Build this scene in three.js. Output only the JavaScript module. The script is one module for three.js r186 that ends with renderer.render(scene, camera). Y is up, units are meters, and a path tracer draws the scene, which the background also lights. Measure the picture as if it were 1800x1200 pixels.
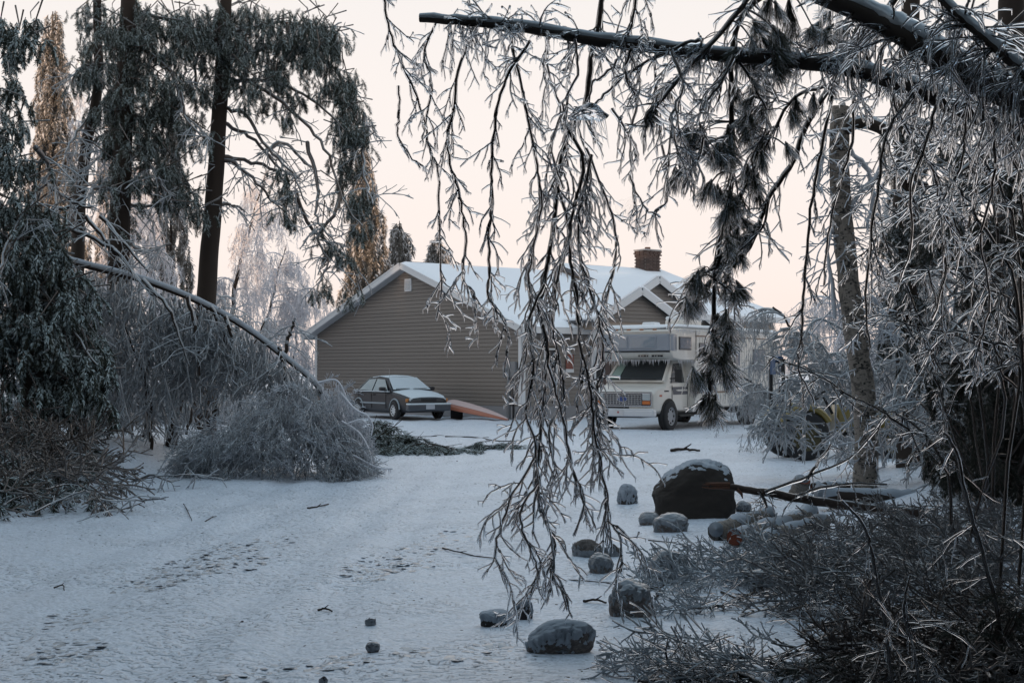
import * as THREE from 'three';
import { mergeGeometries, mergeVertices } from 'three/addons/utils/BufferGeometryUtils.js';
import { RoundedBoxGeometry } from 'three/addons/geometries/RoundedBoxGeometry.js';
import { ImprovedNoise } from 'three/addons/math/ImprovedNoise.js';

// ---------- camera, sky, sun, exposure ----------
const scene = new THREE.Scene();
const FOCAL = 2400, EYE = 1.62, TILT = Math.atan(50 / FOCAL);
const camera = new THREE.PerspectiveCamera(2 * Math.atan(600 / FOCAL) * 180 / Math.PI, 1.5, 0.1, 3000);
camera.position.set(0, EYE, 0);
camera.lookAt(0, EYE + Math.sin(TILT), -Math.cos(TILT));
const renderer = new THREE.WebGLRenderer({ antialias: true });
renderer.toneMapping = THREE.LinearToneMapping;
renderer.toneMappingExposure = 1.2;
renderer.shadowMap.enabled = true;

// dawn sky: warm white haze round the horizon, blue overhead, raised above the view to light the yard; even on all sides
{
  const W = 512, H = 256, data = new Float32Array(W * H * 4);
  const stops = [[0, 0.84, 0.69, 0.62], [5, 0.84, 0.745, 0.695], [10, 0.825, 0.76, 0.725], [18, 0.78, 0.745, 0.725], [32, 0.70, 0.745, 0.79], [52, 0.44, 0.58, 0.70], [90, 0.26, 0.40, 0.56]];
  for (let j = 0; j < H; j++) {
    const el = ((j + 0.5) / H - 0.5) * 180;
    let c = [0.3, 0.3, 0.33];
    if (el >= 0) {
      let k = 0; while (k < stops.length - 2 && stops[k + 1][0] < el) k++;
      const a = stops[k], b = stops[k + 1];
      let t = (el - a[0]) / (b[0] - a[0]); t = t * t * (3 - 2 * t);
      c = [1, 2, 3].map((i) => a[i] + (b[i] - a[i]) * t);
    }
    for (let i = 0; i < W; i++) { const o = (j * W + i) * 4; data[o] = c[0]; data[o + 1] = c[1]; data[o + 2] = c[2]; data[o + 3] = 1; }
  }
  const sky = new THREE.DataTexture(data, W, H, THREE.RGBAFormat, THREE.FloatType);
  sky.mapping = THREE.EquirectangularReflectionMapping; sky.magFilter = sky.minFilter = THREE.LinearFilter; sky.needsUpdate = true;
  scene.background = sky; scene.environment = sky;
}
// low early sun behind the camera's left shoulder; the unseen wood behind the camera keeps it off all but the far tree tops
const sun = new THREE.DirectionalLight(new THREE.Color(1.0, 0.66, 0.42), 4.2);
{
  const el = 5.2 * Math.PI / 180, az = 28 * Math.PI / 180;
  sun.position.set(-Math.sin(az) * Math.cos(el) * 300, Math.sin(el) * 300, Math.cos(az) * Math.cos(el) * 300);
  sun.castShadow = true; sun.shadow.mapSize.set(4096, 4096); sun.shadow.radius = 1;
  const s = sun.shadow.camera; s.left = -80; s.right = 80; s.top = 60; s.bottom = -60; s.near = 1; s.far = 700;
  scene.add(sun); scene.add(sun.target);
}

// ---------- small helpers ----------
let seed_ = 7;
function seed(n) { seed_ = n | 0; }
function R() { seed_ = (seed_ + 0x6d2b79f5) | 0; let t = Math.imul(seed_ ^ (seed_ >>> 15), 1 | seed_); t = (t + Math.imul(t ^ (t >>> 7), 61 | t)) ^ t; return ((t ^ (t >>> 14)) >>> 0) / 4294967296; }
const rr = (a, b) => a + (b - a) * R();
const V = (x, y, z) => new THREE.Vector3(x, y, z);
const perlin = new ImprovedNoise();
const nz = (x, y, z) => perlin.noise(x + 31.7, y + 11.3, z + 57.1);
const sstep = (a, b, x) => { const t = Math.min(1, Math.max(0, (x - a) / (b - a))); return t * t * (3 - 2 * t); };

// a place seen at photo pixel (x, y) whose distance ahead of the camera is d metres
function at(x, y, d) {
  const rx = (x - 900) / FOCAL, ry = -(y - 600) / FOCAL, c = Math.cos(TILT), s = Math.sin(TILT);
  const Y = ry * c + s, Z = ry * s - c, k = d / -Z;
  return V(rx * k, EYE + Y * k, -d);
}
// height of the snow
function groundY(x, z) {
  const d = -z;
  let h = 0;
  const edge = -5.0 - 0.25 * nz(z * 0.15, 3, 0) + (d < 13 ? (13 - d) * 0.35 * -0.6 : 0);
  h += 0.42 * sstep(0.1, 1.6, edge - x) * sstep(8, 15, d) * (1 - sstep(30, 38, d));
  h += 0.30 * sstep(0.2, 2.2, x - (0.6 + d * 0.165)) * sstep(4, 9, d) * (1 - sstep(19, 25, d));
  h += 0.05 * nz(x * 0.35, 0, z * 0.35) * (d > 0 ? 1 - 0.7 * sstep(25, 60, d) : 1);
  h += 0.022 * nz(x * 1.3, 5, z * 1.3) + 0.010 * nz(x * 4.1, 9, z * 4.1);
  if (d > 3 && d < 24) h += 0.006 * nz(x * 9, 2, z * 9) + 0.006 * nz(x * 3 + z, 7, z * 1.2);
  // wheel ruts down the drive
  for (const c of [-3.3, -2.6, -1.5, -0.9]) { const u = x - (c + 0.035 * (d - 20) + 0.15 * nz(z * 0.12, 8, c)); h -= 0.032 * (1 + 0.5 * nz(z * 1.1, c, 3)) * Math.exp(-u * u / 0.035) * sstep(3, 6, d); }
  return h;
}
// the place where the photo's pixel (x, y) meets the snow
function gp(x, y, lift = 0) {
  let d = 20;
  for (let i = 0; i < 40; i++) {
    const p = at(x, y, d), g = groundY(p.x, p.z);
    const k = (EYE - g) / Math.max(1e-3, EYE - p.y); d = Math.min(200, d * (0.4 + 0.6 * k));
  }
  const p = at(x, y, d); p.y = groundY(p.x, p.z) + lift; return p;
}
const usedNames = new Map();
function numbered(name) { const n = usedNames.get(name) || 0; usedNames.set(name, n + 1); return n ? name + '_' + String(n).padStart(3, '0') : name; }
function tag(o, label, category, group, kind) {
  o.userData = { ...o.userData, label, category };
  if (group) o.userData.group = group;
  if (kind) o.userData.kind = kind;
  return o;
}
function shade(o) { o.castShadow = true; o.receiveShadow = true; return o; }
function thing(name, pos, turn, label, category, group) {
  const o = new THREE.Group(); o.name = numbered(name); o.position.copy(pos); o.rotation.y = turn || 0; scene.add(o);
  return tag(o, label, category, group);
}
function part(name, geo, mat, parent) { const m = shade(new THREE.Mesh(geo, mat)); m.name = name; parent.add(m); return m; }
function structure(name, geo, mat) { const m = part(name, geo, mat, scene); m.userData.kind = 'structure'; return m; }
const stuff = (m) => { m.userData.kind = 'stuff'; return m; };
const box = (w, h, d, x = 0, y = 0, z = 0) => new THREE.BoxGeometry(w, h, d).translate(x, y, z);
const rbox = (w, h, d, r, x = 0, y = 0, z = 0) => new RoundedBoxGeometry(w, h, d, 2, r).translate(x, y, z);
const cyl = (r0, r1, h, n = 12) => new THREE.CylinderGeometry(r0, r1, h, n);
const lin = (r, g, b) => new THREE.Color().setRGB(r, g, b);
function plain(list) { return mergeGeometries(list.map((g) => { const k = g.index ? g.toNonIndexed() : g; for (const n of Object.keys(k.attributes)) if (n !== 'position' && n !== 'normal') k.deleteAttribute(n); if (!k.attributes.normal) k.computeVertexNormals(); return k; })); }

// ---------- mesh builder: tubes, cones, blades ----------
class MB {
  constructor() { this.p = []; this.n = []; this.i = []; }
  // tapered tube along pts (Vector3[]) with radii; closed with points at both ends
  tube(pts, rad, sides = 6, lift = 0) {
    const m = pts.length; if (m < 2) return this;
    const base = this.p.length / 3;
    let tx, ty, tz, ux = 0, uy = 0, uz = 0;
    for (let k = 0; k < m; k++) {
      const a = pts[Math.max(0, k - 1)], b = pts[Math.min(m - 1, k + 1)];
      tx = b.x - a.x; ty = b.y - a.y; tz = b.z - a.z; let l = Math.hypot(tx, ty, tz) || 1; tx /= l; ty /= l; tz /= l;
      if (k === 0) { if (Math.abs(ty) < 0.9) { ux = tz; uy = 0; uz = -tx; } else { ux = 1 - tx * tx; uy = -tx * ty; uz = -tx * tz; } }
      else { const q = ux * tx + uy * ty + uz * tz; ux -= q * tx; uy -= q * ty; uz -= q * tz; }
      l = Math.hypot(ux, uy, uz) || 1; ux /= l; uy /= l; uz /= l;
      const vx = ty * uz - tz * uy, vy = tz * ux - tx * uz, vz = tx * uy - ty * ux, r = rad[k];
      for (let s = 0; s < sides; s++) {
        const t = s / sides * Math.PI * 2, c = Math.cos(t), d = Math.sin(t);
        const nx = ux * c + vx * d, ny = uy * c + vy * d, nz_ = uz * c + vz * d;
        this.p.push(pts[k].x + nx * r, pts[k].y + ny * r + lift * r, pts[k].z + nz_ * r); this.n.push(nx, ny, nz_);
      }
    }
    for (let k = 0; k < m - 1; k++) for (let s = 0; s < sides; s++) {
      const a = base + k * sides + s, b = base + k * sides + (s + 1) % sides, c = a + sides, d = b + sides;
      this.i.push(a, b, c, b, d, c);
    }
    for (let s = 1; s < sides - 1; s++) { this.i.push(base, base + s + 1, base + s); const e = base + (m - 1) * sides; this.i.push(e, e + s, e + s + 1); }
    return this;
  }
  tri(a, b, c, n) {
    const k = this.p.length / 3;
    if (!n) n = b.clone().sub(a).cross(c.clone().sub(a)).normalize();
    for (const v of [a, b, c]) { this.p.push(v.x, v.y, v.z); this.n.push(n.x, n.y, n.z); }
    this.i.push(k, k + 1, k + 2); return this;
  }
  quad(a, b, c, d) { return this.tri(a, b, c).tri(a, c, d); }
  get count() { return this.i.length / 3; }
  geo() {
    const g = new THREE.BufferGeometry();
    g.setAttribute('position', new THREE.BufferAttribute(new Float32Array(this.p), 3));
    g.setAttribute('normal', new THREE.BufferAttribute(new Float32Array(this.n), 3));
    g.setIndex(new THREE.BufferAttribute(new Uint32Array(this.i), 1));
    return g;
  }
  build(name, mat, parent) { return this.count ? part(name, this.geo(), mat, parent) : null; }
}
// smooth line through sparse points
function smooth(pts, n) {
  const c = new THREE.CatmullRomCurve3(pts, false, 'centripetal'); return c.getPoints(n || pts.length * 5);
}
const taper = (n, a, b, pw = 1) => Array.from({ length: n }, (_, k) => a + (b - a) * Math.pow(k / (n - 1), pw));

// ---------- textures ----------
function dataTex(w, h, f, srgb) {
  const d = new Uint8Array(w * h * 4);
  for (let j = 0; j < h; j++) for (let i = 0; i < w; i++) { const c = f(i / w, j / h, i, j), o = (j * w + i) * 4; d[o] = c[0]; d[o + 1] = c[1]; d[o + 2] = c[2]; d[o + 3] = 255; }
  const t = new THREE.DataTexture(d, w, h); t.wrapS = t.wrapT = THREE.RepeatWrapping; t.magFilter = THREE.LinearFilter; t.minFilter = THREE.LinearMipmapLinearFilter; t.generateMipmaps = true;
  if (srgb) t.colorSpace = THREE.SRGBColorSpace; t.needsUpdate = true; return t;
}
// tileable noise on a w-cell lattice
function lattice(n, sd) { seed(sd); const a = new Float32Array(n * n); for (let i = 0; i < a.length; i++) a[i] = R(); return (u, v) => { u *= n; v *= n; let i = Math.floor(u), j = Math.floor(v), fu = u - i, fv = v - j; fu = fu * fu * (3 - 2 * fu); fv = fv * fv * (3 - 2 * fv); i = ((i % n) + n) % n; j = ((j % n) + n) % n; const i1 = (i + 1) % n, j1 = (j + 1) % n; return (a[j * n + i] * (1 - fu) + a[j * n + i1] * fu) * (1 - fv) + (a[j1 * n + i] * (1 - fu) + a[j1 * n + i1] * fu) * fv; }; }
const std = (color, roughness = 0.8, extra = {}) => new THREE.MeshStandardMaterial({ color, roughness, ...extra });
const phys = (color, roughness, extra = {}) => new THREE.MeshPhysicalMaterial({ color, roughness, ...extra });

// ---------- materials shared by many things ----------
const M = {
  bark: std(lin(0.032, 0.021, 0.015), 0.85),
  barkWet: phys(lin(0.040, 0.025, 0.017), 0.5, { clearcoat: 0.6, clearcoatRoughness: 0.25 }),
  ice: phys(lin(0.95, 0.97, 1.0), 0.06, { transmission: 1, thickness: 0.02, ior: 1.31 }),
  frost: phys(lin(0.50, 0.52, 0.56), 0.35, { clearcoat: 0.8, clearcoatRoughness: 0.15 }),
  frostPale: phys(lin(0.66, 0.66, 0.70), 0.4, { clearcoat: 0.6, clearcoatRoughness: 0.2 }),
  frostGrey: phys(lin(0.33, 0.35, 0.37), 0.22, { clearcoat: 1, clearcoatRoughness: 0.08 }),
  twigIce: phys(lin(0.17, 0.16, 0.158), 0.2, { clearcoat: 1, clearcoatRoughness: 0.08 }),
  twigDark: phys(lin(0.07, 0.05, 0.04), 0.35, { clearcoat: 1, clearcoatRoughness: 0.1 }),
  needle: std(lin(0.034, 0.040, 0.028), 0.75),
  needleDark: std(lin(0.026, 0.030, 0.020), 0.8),
  rime: phys(lin(0.44, 0.52, 0.53), 0.5, { clearcoat: 0.5, clearcoatRoughness: 0.3 }),
  snow: std(lin(0.80, 0.82, 0.85), 0.75),
  rock: std(lin(0.10, 0.085, 0.075), 0.9),
  rubber: std(lin(0.02, 0.02, 0.022), 0.8),
  chrome: std(lin(0.55, 0.56, 0.58), 0.25, { metalness: 1 }),
  steel: std(lin(0.35, 0.36, 0.37), 0.45, { metalness: 0.9 }),
  glassDark: phys(lin(0.02, 0.025, 0.03), 0.08, { clearcoat: 1 }),
  dark: std(lin(0.012, 0.012, 0.013), 0.7),
};
// ---------- the snow ----------
{
  const big = lattice(8, 3), mid = lattice(40, 4), fine = lattice(170, 5), grit = lattice(420, 6);
  const N = 1024;
  const bump = dataTex(N, N, (u, v) => {
    const p = mid(u, v), q = fine(u, v), g = grit(u, v);
    let h = 0.35 * p + 0.3 * q + 0.15 * g;
    h += 0.35 * sstep(0.62, 0.75, q) * sstep(0.42, 0.7, big(u, v));      // crust broken into lumps in places
    const b = Math.min(255, h * 215); return [b, b, b];
  });
  const col = dataTex(N, N, (u, v) => {
    const p = big(u + 0.3, v), q = mid(u, v + 0.4), g = fine(u, v), s = grit(u, v);
    let w = 1 - 0.07 * sstep(0.35, 0.65, s) - 0.05 * sstep(0.6, 0.64, g);
    if (s > 0.93 && q > 0.4) w *= 0.72;                                   // bits of bark and needles in the crust
    const b = 233 * w; return [b * 0.985, b * 0.995, Math.min(255, b * 1.02)];
  }, true);
  const mat = phys(lin(0.925, 0.965, 1.0), 0.5, { map: col, bumpMap: bump, bumpScale: 0.045, clearcoat: 0.35, clearcoatRoughness: 0.4 });
  const xs = [], zs = [];
  for (let i = -180; i <= 180; i++) { const t = i / 180; xs.push(9 * t + 300 * Math.pow(t, 7)); }
  for (let z = 60; z > 2; z -= 4) zs.push(z);
  let z = 0; while (z > -520) { zs.push(z); z -= 0.045 + Math.max(0, -z - 4) * 0.0085 + (z > -4 ? 0.15 : 0); }
  const pos = [], uv = [], idx = [], nx = xs.length;
  for (const zz of zs) for (const x0 of xs) { const x = x0 * (1 + Math.max(0, -zz) * 0.02); pos.push(x, groundY(x, zz), zz); uv.push(x / 5, zz / 5); }
  for (let j = 0; j < zs.length - 1; j++) for (let i = 0; i < nx - 1; i++) { const a = j * nx + i, b = a + 1, c = a + nx, d = c + 1; idx.push(a, b, c, b, d, c); }
  const g = new THREE.BufferGeometry();
  g.setAttribute('position', new THREE.Float32BufferAttribute(pos, 3)); g.setAttribute('uv', new THREE.Float32BufferAttribute(uv, 2)); g.setIndex(idx); g.computeVertexNormals();
  const m = structure('snow_ground', g, mat);
  m.userData.label = 'blue grey crusted snow over the drive and yard'; 
}
// ---------- unseen wood outside the frame, behind and beside the camera: placed to keep the low sun off the yard ----------
{
  seed(120);
  const tree = () => { const m = new MB(); m.tube([V(0, 0, 0), V(0, 7, 0), V(0, 14, 0)], [0.25, 0.18, 0.03], 7);
    for (let k = 0; k < 230; k++) { const y = rr(0.6, 13.4), a = rr(0, 6.28), L = (13.9 - y) * 0.19 * rr(0.7, 1.15) + 0.3, w = rr(0.28, 0.5), c = V(Math.cos(a), 0, Math.sin(a)), s = V(-Math.sin(a), 0, Math.cos(a)).multiplyScalar(w), b = V(0, y, 0), e = c.clone().multiplyScalar(L).add(V(0, y - L * 0.55, 0)), h = b.clone().lerp(e, 0.55).add(V(0, 0.12, 0));
      m.tri(b, h.clone().add(s), h.clone().sub(s)); m.tri(h.clone().add(s), e, h.clone().sub(s)); }
    return m.geo(); };
  const protos = [tree(), tree(), tree()], wood = thing('unseen_forest', V(0, 0, 20), 0, 'unseen conifer wood out of view round the viewer, shading the yard and foreground', 'unseen_forest');
  wood.userData.kind = 'stuff';
  protos.forEach((g, i) => {
    const L = []; for (let row = 0; row < 5; row++) for (let x = -64; x < 40; x += 2.1) { if ((Math.floor(x * 7 + row * 3) % 3 + 3) % 3 !== i) continue; L.push([x + rr(-0.7, 0.7), 12 + row * 2.6 + rr(-0.8, 0.8) - Math.max(0, -x - 14) * 0.18, rr(0.92, 1.02) * (1 - 0.25 * sstep(-41, -50, x))]); }  // left end kept lower so the sun reaches the far trees
    // more out-of-view trees close round the viewer, placed to darken the foreground snow
    for (const [x, z] of [[-3, 5], [0.5, 6.5], [4, 4.5], [7, 3], [-6.5, 4], [-8.5, 1], [9, 0], [-9.5, -2.5], [9.5, -3.5], [-10, -6], [10.5, -7], [-11, -9.5], [11.5, -10.5], [2, 3.6], [-1.5, 3.4], [-5, 7.5], [6, 7], [12.5, -14], [-12.5, -13], [8, 6], [-8, 8], [-12, -17], [-13, -21], [13, -18], [14.5, -22], [-0.5, 2.6], [2.6, 2.2], [-3.2, 2.0], [5, 1.2], [-5.6, 0.4], [6.8, -1.6], [-7, -3.6], [7.6, -5.4], [-8, -7]]) if ((Math.floor(x * 7) % 3 + 3) % 3 === i) L.push([x, z, rr(0.85, 1)]);
    const im = shade(new THREE.InstancedMesh(g, M.needleDark, L.length)); im.name = 'conifers';
    L.forEach(([x, z, s], j) => im.setMatrixAt(j, new THREE.Matrix4().compose(V(x, -0.1, z - 20), new THREE.Quaternion().setFromAxisAngle(V(0, 1, 0), rr(0, 6.28)), V(1.25, s * 1.07, 1.25)))); stuff(im); wood.add(im);
  });
}
// ---------- the house ----------
{
  const siding = std(lin(0.30, 0.245, 0.20), 0.6), trim = std(lin(0.62, 0.63, 0.64), 0.6), soffit = std(lin(0.45, 0.45, 0.46), 0.7);
  const found = std(lin(0.24, 0.24, 0.25), 0.9), roofM = std(lin(0.10, 0.10, 0.11), 0.9);
  const house = thing('house', V(0.32, 0, -45), 40 * Math.PI / 180, 'long single storey house with taupe clapboard gable end and snowy roof', 'house');
  const L = 12.74, ER = 3.03, RIDGE = 5.35, mid = L / 2;
  const slope = (RIDGE - ER) / mid;
  // clapboards: each a tapered board; course from y0 to y1 between side limits
  const COURSE = 0.133;
  const sidM = [0.95, 1, 1.05].map((k) => std(lin(0.185 * k, 0.166 * k, 0.150 * k), 0.6));
  function board(along, a0, b0, a1, b1, y0, y1, plane, out, parent) {
    // board whose bottom edge runs a0..b0 at y0 and top edge a1..b1 at y1; lip sticks out at the bottom
    const lip = 0.024, q = (a, y, o) => along === 'z' ? V(plane - o * out, y, a) : V(a, y, plane + o * out);
    const m = new MB(), A = q(a0, y0, lip), B = q(b0, y0, lip), C = q(b1, y1 - 0.012, 0.010), D = q(a1, y1 - 0.012, 0.010), E0 = q(a0, y0, -0.02), F0 = q(b0, y0, -0.02);
    m.quad(A, B, C, D).quad(E0, F0, B, A);
    return m.build('clapboard', sidM[Math.floor(R() * 3)], parent);
  }
  seed(21);
  // west gable wall (local x = 0, z from 0 to -L)
  const topAt = (z) => ER + slope * (z > -mid ? -z : L + z);
  for (let y = 0.42; y < RIDGE - 0.12; y += COURSE) {
    const lim = (h) => h <= ER ? 0.12 : (h - ER) / slope + 0.02;
    const y1 = Math.min(y + COURSE, RIDGE - 0.02);
    board('z', -lim(y), -L + lim(y), -lim(y1), -L + lim(y1), y, y1, 0, 1, house);
  }
  // solid core behind the boards; darker colour paints a shadow line in each gap
  {
    const s = new THREE.Shape(); s.moveTo(0.0, 0); s.lineTo(L, 0); s.lineTo(L, ER); s.lineTo(mid, RIDGE); s.lineTo(0, ER);
    const g = new THREE.ExtrudeGeometry(s, { depth: 7.6, bevelEnabled: false }).rotateY(Math.PI / 2).translate(0.012, 0, 0);
    part('wall', g, std(lin(0.10, 0.085, 0.07), 0.8), house);
    const s2 = new THREE.Shape(); s2.moveTo(0, 0); s2.lineTo(L, 0); s2.lineTo(L, 3.62); s2.lineTo(mid, 5.7); s2.lineTo(0, 3.62);
    part('wall', new THREE.ExtrudeGeometry(s2, { depth: 5.3, bevelEnabled: false }).rotateY(Math.PI / 2).translate(7.62, 0, 0), siding, house);
  }
  part('foundation', plain([box(0.06, 0.42, L, -0.012, 0.20, -L / 2), box(13, 0.42, 0.06, 6.5, 0.20, 0.012)]), found, house);
  for (const z of [-0.06, -L + 0.06]) part('corner_board', box(0.05, ER - 0.45, 0.13, -0.018, 0.43 + (ER - 0.45) / 2, z), trim, house);
  part('corner_board', box(0.13, ER - 0.45, 0.05, 0.06, 0.43 + (ER - 0.45) / 2, 0.018), trim, house);
  // front wall clapboards (local z = 0), left free where window and door stand
  const openings = [[0.95, 1.55, 1.15, 2.35], [3.1, 4.7, 0.45, 2.45]];
  for (let y = 0.42; y < ER - 0.05; y += COURSE) {
    let x = 0.14; const cut = openings.filter((o) => y + COURSE > o[2] && y < o[3]).sort((a, b) => a[0] - b[0]);
    for (const o of cut) { board('x', x, o[0], x, o[0], y, y + COURSE, 0, 1, house); x = o[1]; }
    board('x', x, 12.9, x, 12.9, y, y + COURSE, 0, 1, house);
  }
  { // narrow dark window beside the corner
    const w = part('window', plain([box(0.06, 1.2, 0.06, 0.98, 1.75, 0.03), box(0.06, 1.2, 0.06, 1.52, 1.75, 0.03), box(0.6, 0.06, 0.06, 1.25, 2.32, 0.03), box(0.6, 0.06, 0.08, 1.25, 1.18, 0.03), box(0.5, 0.04, 0.05, 1.25, 1.76, 0.03)]), trim, house);
    part('pane', box(0.48, 1.1, 0.02, 1.25, 1.75, 0.018), M.glassDark, w);
  }
  { const d = part('door', plain([box(0.10, 2.0, 0.07, 3.15, 1.45, 0.035), box(0.10, 2.0, 0.07, 4.65, 1.45, 0.035), box(1.6, 0.1, 0.07, 3.9, 2.4, 0.036)]), trim, house);
    part('door_panel', box(0.82, 1.93, 0.04, 3.62, 1.42, 0.022), std(lin(0.05, 0.03, 0.028), 0.5), d);
    part('pane', box(0.5, 1.6, 0.03, 4.32, 1.5, 0.02), M.glassDark, d); }
  { const b = part('banner', box(0.34, 0.50, 0.03, 2.1, 1.90, 0.05), std(lin(0.22, 0.085, 0.065), 0.8), house);
    part('banner_hem', box(0.35, 0.12, 0.035, 2.1, 1.59, 0.05), trim, b); part('banner_pole', cyl(0.012, 0.012, 0.55, 8).rotateZ(Math.PI / 2).translate(2.1, 2.17, 0.06), M.steel, b); }
  // roofs: profile extruded along the ridge; slab, then a snow layer with a rounded eave
  function roofPair(x0, x1, zmid, run, eaveY, ridgeY, th, snow, names, parent) {
    for (const s of [1, -1]) {
      const dy = (eaveY - ridgeY), sh = new THREE.Shape();
      sh.moveTo(0, ridgeY); sh.lineTo(run, eaveY); sh.lineTo(run, eaveY + th); sh.lineTo(0, ridgeY + th); sh.closePath();
      const g = new THREE.ExtrudeGeometry(sh, { depth: x1 - x0, bevelEnabled: false }).translate(0, 0, -(x1 - x0) / 2);
      g.rotateY(-Math.PI / 2); if (s < 0) g.rotateY(Math.PI);
      g.translate((x0 + x1) / 2, 0, zmid);
      const r = part(names, g, roofM, parent);
      const n = 26, k = 40, P = [], I = [];
      for (let j = 0; j <= n; j++) for (let i = 0; i <= k; i++) {
        const t = j / n, x = x0 + 0.01 + (x1 - x0 - 0.02) * i / k, rim = Math.min(1, (1 - t) * run / 0.12, Math.min(i, k - i) * (x1 - x0) / k / 0.10);
        const y = ridgeY + th + dy * t + 0.003 + snow * Math.sqrt(Math.max(0, rim)) * (1 + 0.35 * nz(x * 0.8, t * 5, s + zmid));
        P.push(x, y, zmid + s * -1 * -1 * t * run);
      }
      for (let j = 0; j < n; j++) for (let i = 0; i < k; i++) { const a = j * (k + 1) + i, b = a + 1, c = a + k + 1, d = c + 1; if (s > 0) I.push(a, c, b, b, c, d); else I.push(a, b, c, b, d, c); }
      const sg = new THREE.BufferGeometry(); sg.setAttribute('position', new THREE.Float32BufferAttribute(P, 3)); sg.setIndex(I); sg.computeVertexNormals();
      part('roof_snow', sg, M.snow, r);
    }
  }
  const OV = 0.42, eave1 = ER - slope * OV;
  roofPair(-0.38, 7.9, -mid, mid + OV, eave1, RIDGE + 0.0, 0.16, 0.07, 'roof', house);
  roofPair(7.4, 13.4, -mid, mid + OV, 3.48, 5.66, 0.16, 0.09, 'roof', house);
  // rake boards and soffit on the west gable
  for (const s of [1, -1]) {
    const len = Math.hypot(mid + OV, RIDGE - eave1), ang = Math.atan2(RIDGE - eave1, mid + OV);
    const mk = (w, h, off, x) => box(w, h, len).translate(0, off, len / 2).rotateX(ang).translate(x, RIDGE, -mid);
    const g = mk(0.03, 0.20, 0.055, -0.398), g2 = mk(0.028, 0.075, -0.03, -0.376), g3 = mk(0.37, 0.02, -0.026, -0.187), g4 = mk(0.05, 0.05, 0.15, -0.405);
    const all = [[g, 'rake_board', trim], [g2, 'rake_board', std(lin(0.40, 0.41, 0.43), 0.6)], [g3, 'soffit', soffit], [g4, 'drip_edge', trim]];
    for (const [q, nme, mt] of all) { if (s < 0) q.translate(0, 0, mid).rotateY(0).scale(1, 1, -1).translate(0, 0, -mid); fixWinding(q, s < 0); part(nme, q, mt, house); }
  }
  function fixWinding(g, flip) { if (!flip) return; const i = g.index; for (let k = 0; k < i.count; k += 3) { const a = i.getX(k); i.setX(k, i.getX(k + 1)); i.setX(k + 1, a); } g.computeVertexNormals(); }
  part('fascia', plain([box(8.2, 0.2, 0.03, 3.75, eave1 + 0.055, OV + 0.014), box(8.2, 0.02, 0.4, 3.75, eave1 - 0.03, OV / 2 + 0.01)]), trim, house);
  part('fascia', plain([box(6.0, 0.2, 0.03, 10.4, 3.55, OV + 0.014), box(6.0, 0.02, 0.4, 10.4, 3.46, OV / 2 + 0.01)]), trim, house);
  part('fascia', box(8.2, 0.2, 0.03, 3.75, eave1 + 0.055, -L - OV - 0.014), trim, house);
  // attic vent
  { const v = part('vent', plain([box(0.04, 0.42, 0.04, -0.03, 4.72, -mid - 0.19), box(0.04, 0.42, 0.04, -0.03, 4.72, -mid + 0.19), box(0.04, 0.04, 0.42, -0.03, 4.93, -mid), box(0.04, 0.04, 0.42, -0.03, 4.51, -mid)]), trim, house);
    for (let k = 0; k < 6; k++) part('slat', box(0.012, 0.07, 0.36).rotateZ(0.5).translate(-0.035, 4.55 + k * 0.065, -mid), trim, v); }
  // electric meter near the corner, with its conduit
  { const gm = std(lin(0.20, 0.21, 0.22), 0.5, { metalness: 0.4 });
    const m = part('meter_box', rbox(0.14, 0.5, 0.34, 0.02, -0.10, 1.62, -0.62), gm, house);
    part('meter_dial', cyl(0.085, 0.095, 0.09, 20).rotateZ(Math.PI / 2).translate(-0.2, 1.68, -0.62), std(lin(0.32, 0.33, 0.34), 0.25), m);
    part('breaker_box', rbox(0.12, 0.55, 0.24, 0.02, -0.09, 1.62, -0.30), gm, house);
    part('conduit', cyl(0.035, 0.035, 1.4, 10).translate(-0.09, 0.68, -0.58), gm, house);
    part('conduit', cyl(0.03, 0.03, 1.36, 10).translate(-0.08, 0.68, -0.34), M.dark, house);
    part('cover', box(0.06, 1.38, 0.16, -0.05, 0.68, -0.60), gm, house); }
  // front gables, each with boards, rakes and snowy roof
  function frontGable(cx, half, eave, ridge, z0, back) {
    const sl = (ridge - eave) / half;
    for (let y = eave - 0.02; y < ridge - 0.06; y += COURSE) {
      const y1 = Math.min(ridge, y + COURSE), l = (h) => Math.max(0.01, (ridge - h) / sl - 0.02);
      board('x', cx - l(y), cx + l(y), cx - l(y1), cx + l(y1), y, y1, z0, 1, house);
    }
    const s = new THREE.Shape(); s.moveTo(cx - half, eave - 0.3); s.lineTo(cx + half, eave - 0.3); s.lineTo(cx + half, eave); s.lineTo(cx, ridge); s.lineTo(cx - half, eave);
    part('gable_wall', new THREE.ExtrudeGeometry(s, { depth: z0 - back - 0.02, bevelEnabled: false }).translate(0, 0, back), siding, house);
    const ang = Math.atan2(ridge - eave, half), len = (half + 0.25) / Math.cos(ang);
    for (const d of [1, -1]) {
      const put = (g) => g.translate(len / 2, 0, 0).rotateZ(-ang).translate(0, ridge, 0).rotateY(d < 0 ? Math.PI : 0);
      const place = (g, zc) => put(g).translate(cx, 0, zc);
      part('rake_board', place(box(len, 0.24, 0.04, 0, 0.03, 0), z0 + 0.24), trim, house);
      part('roof', place(box(len, 0.10, z0 - back + 0.2, 0, 0.105, 0), (z0 + back + 0.22) / 2), roofM, house);
      const sg = new RoundedBoxGeometry(len + 0.02, 0.10, z0 - back + 0.24, 3, 0.045); part('roof_snow', place(sg.translate(0, 0.19, 0), (z0 + back + 0.22) / 2), M.snow, house);
    }
  }
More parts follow.
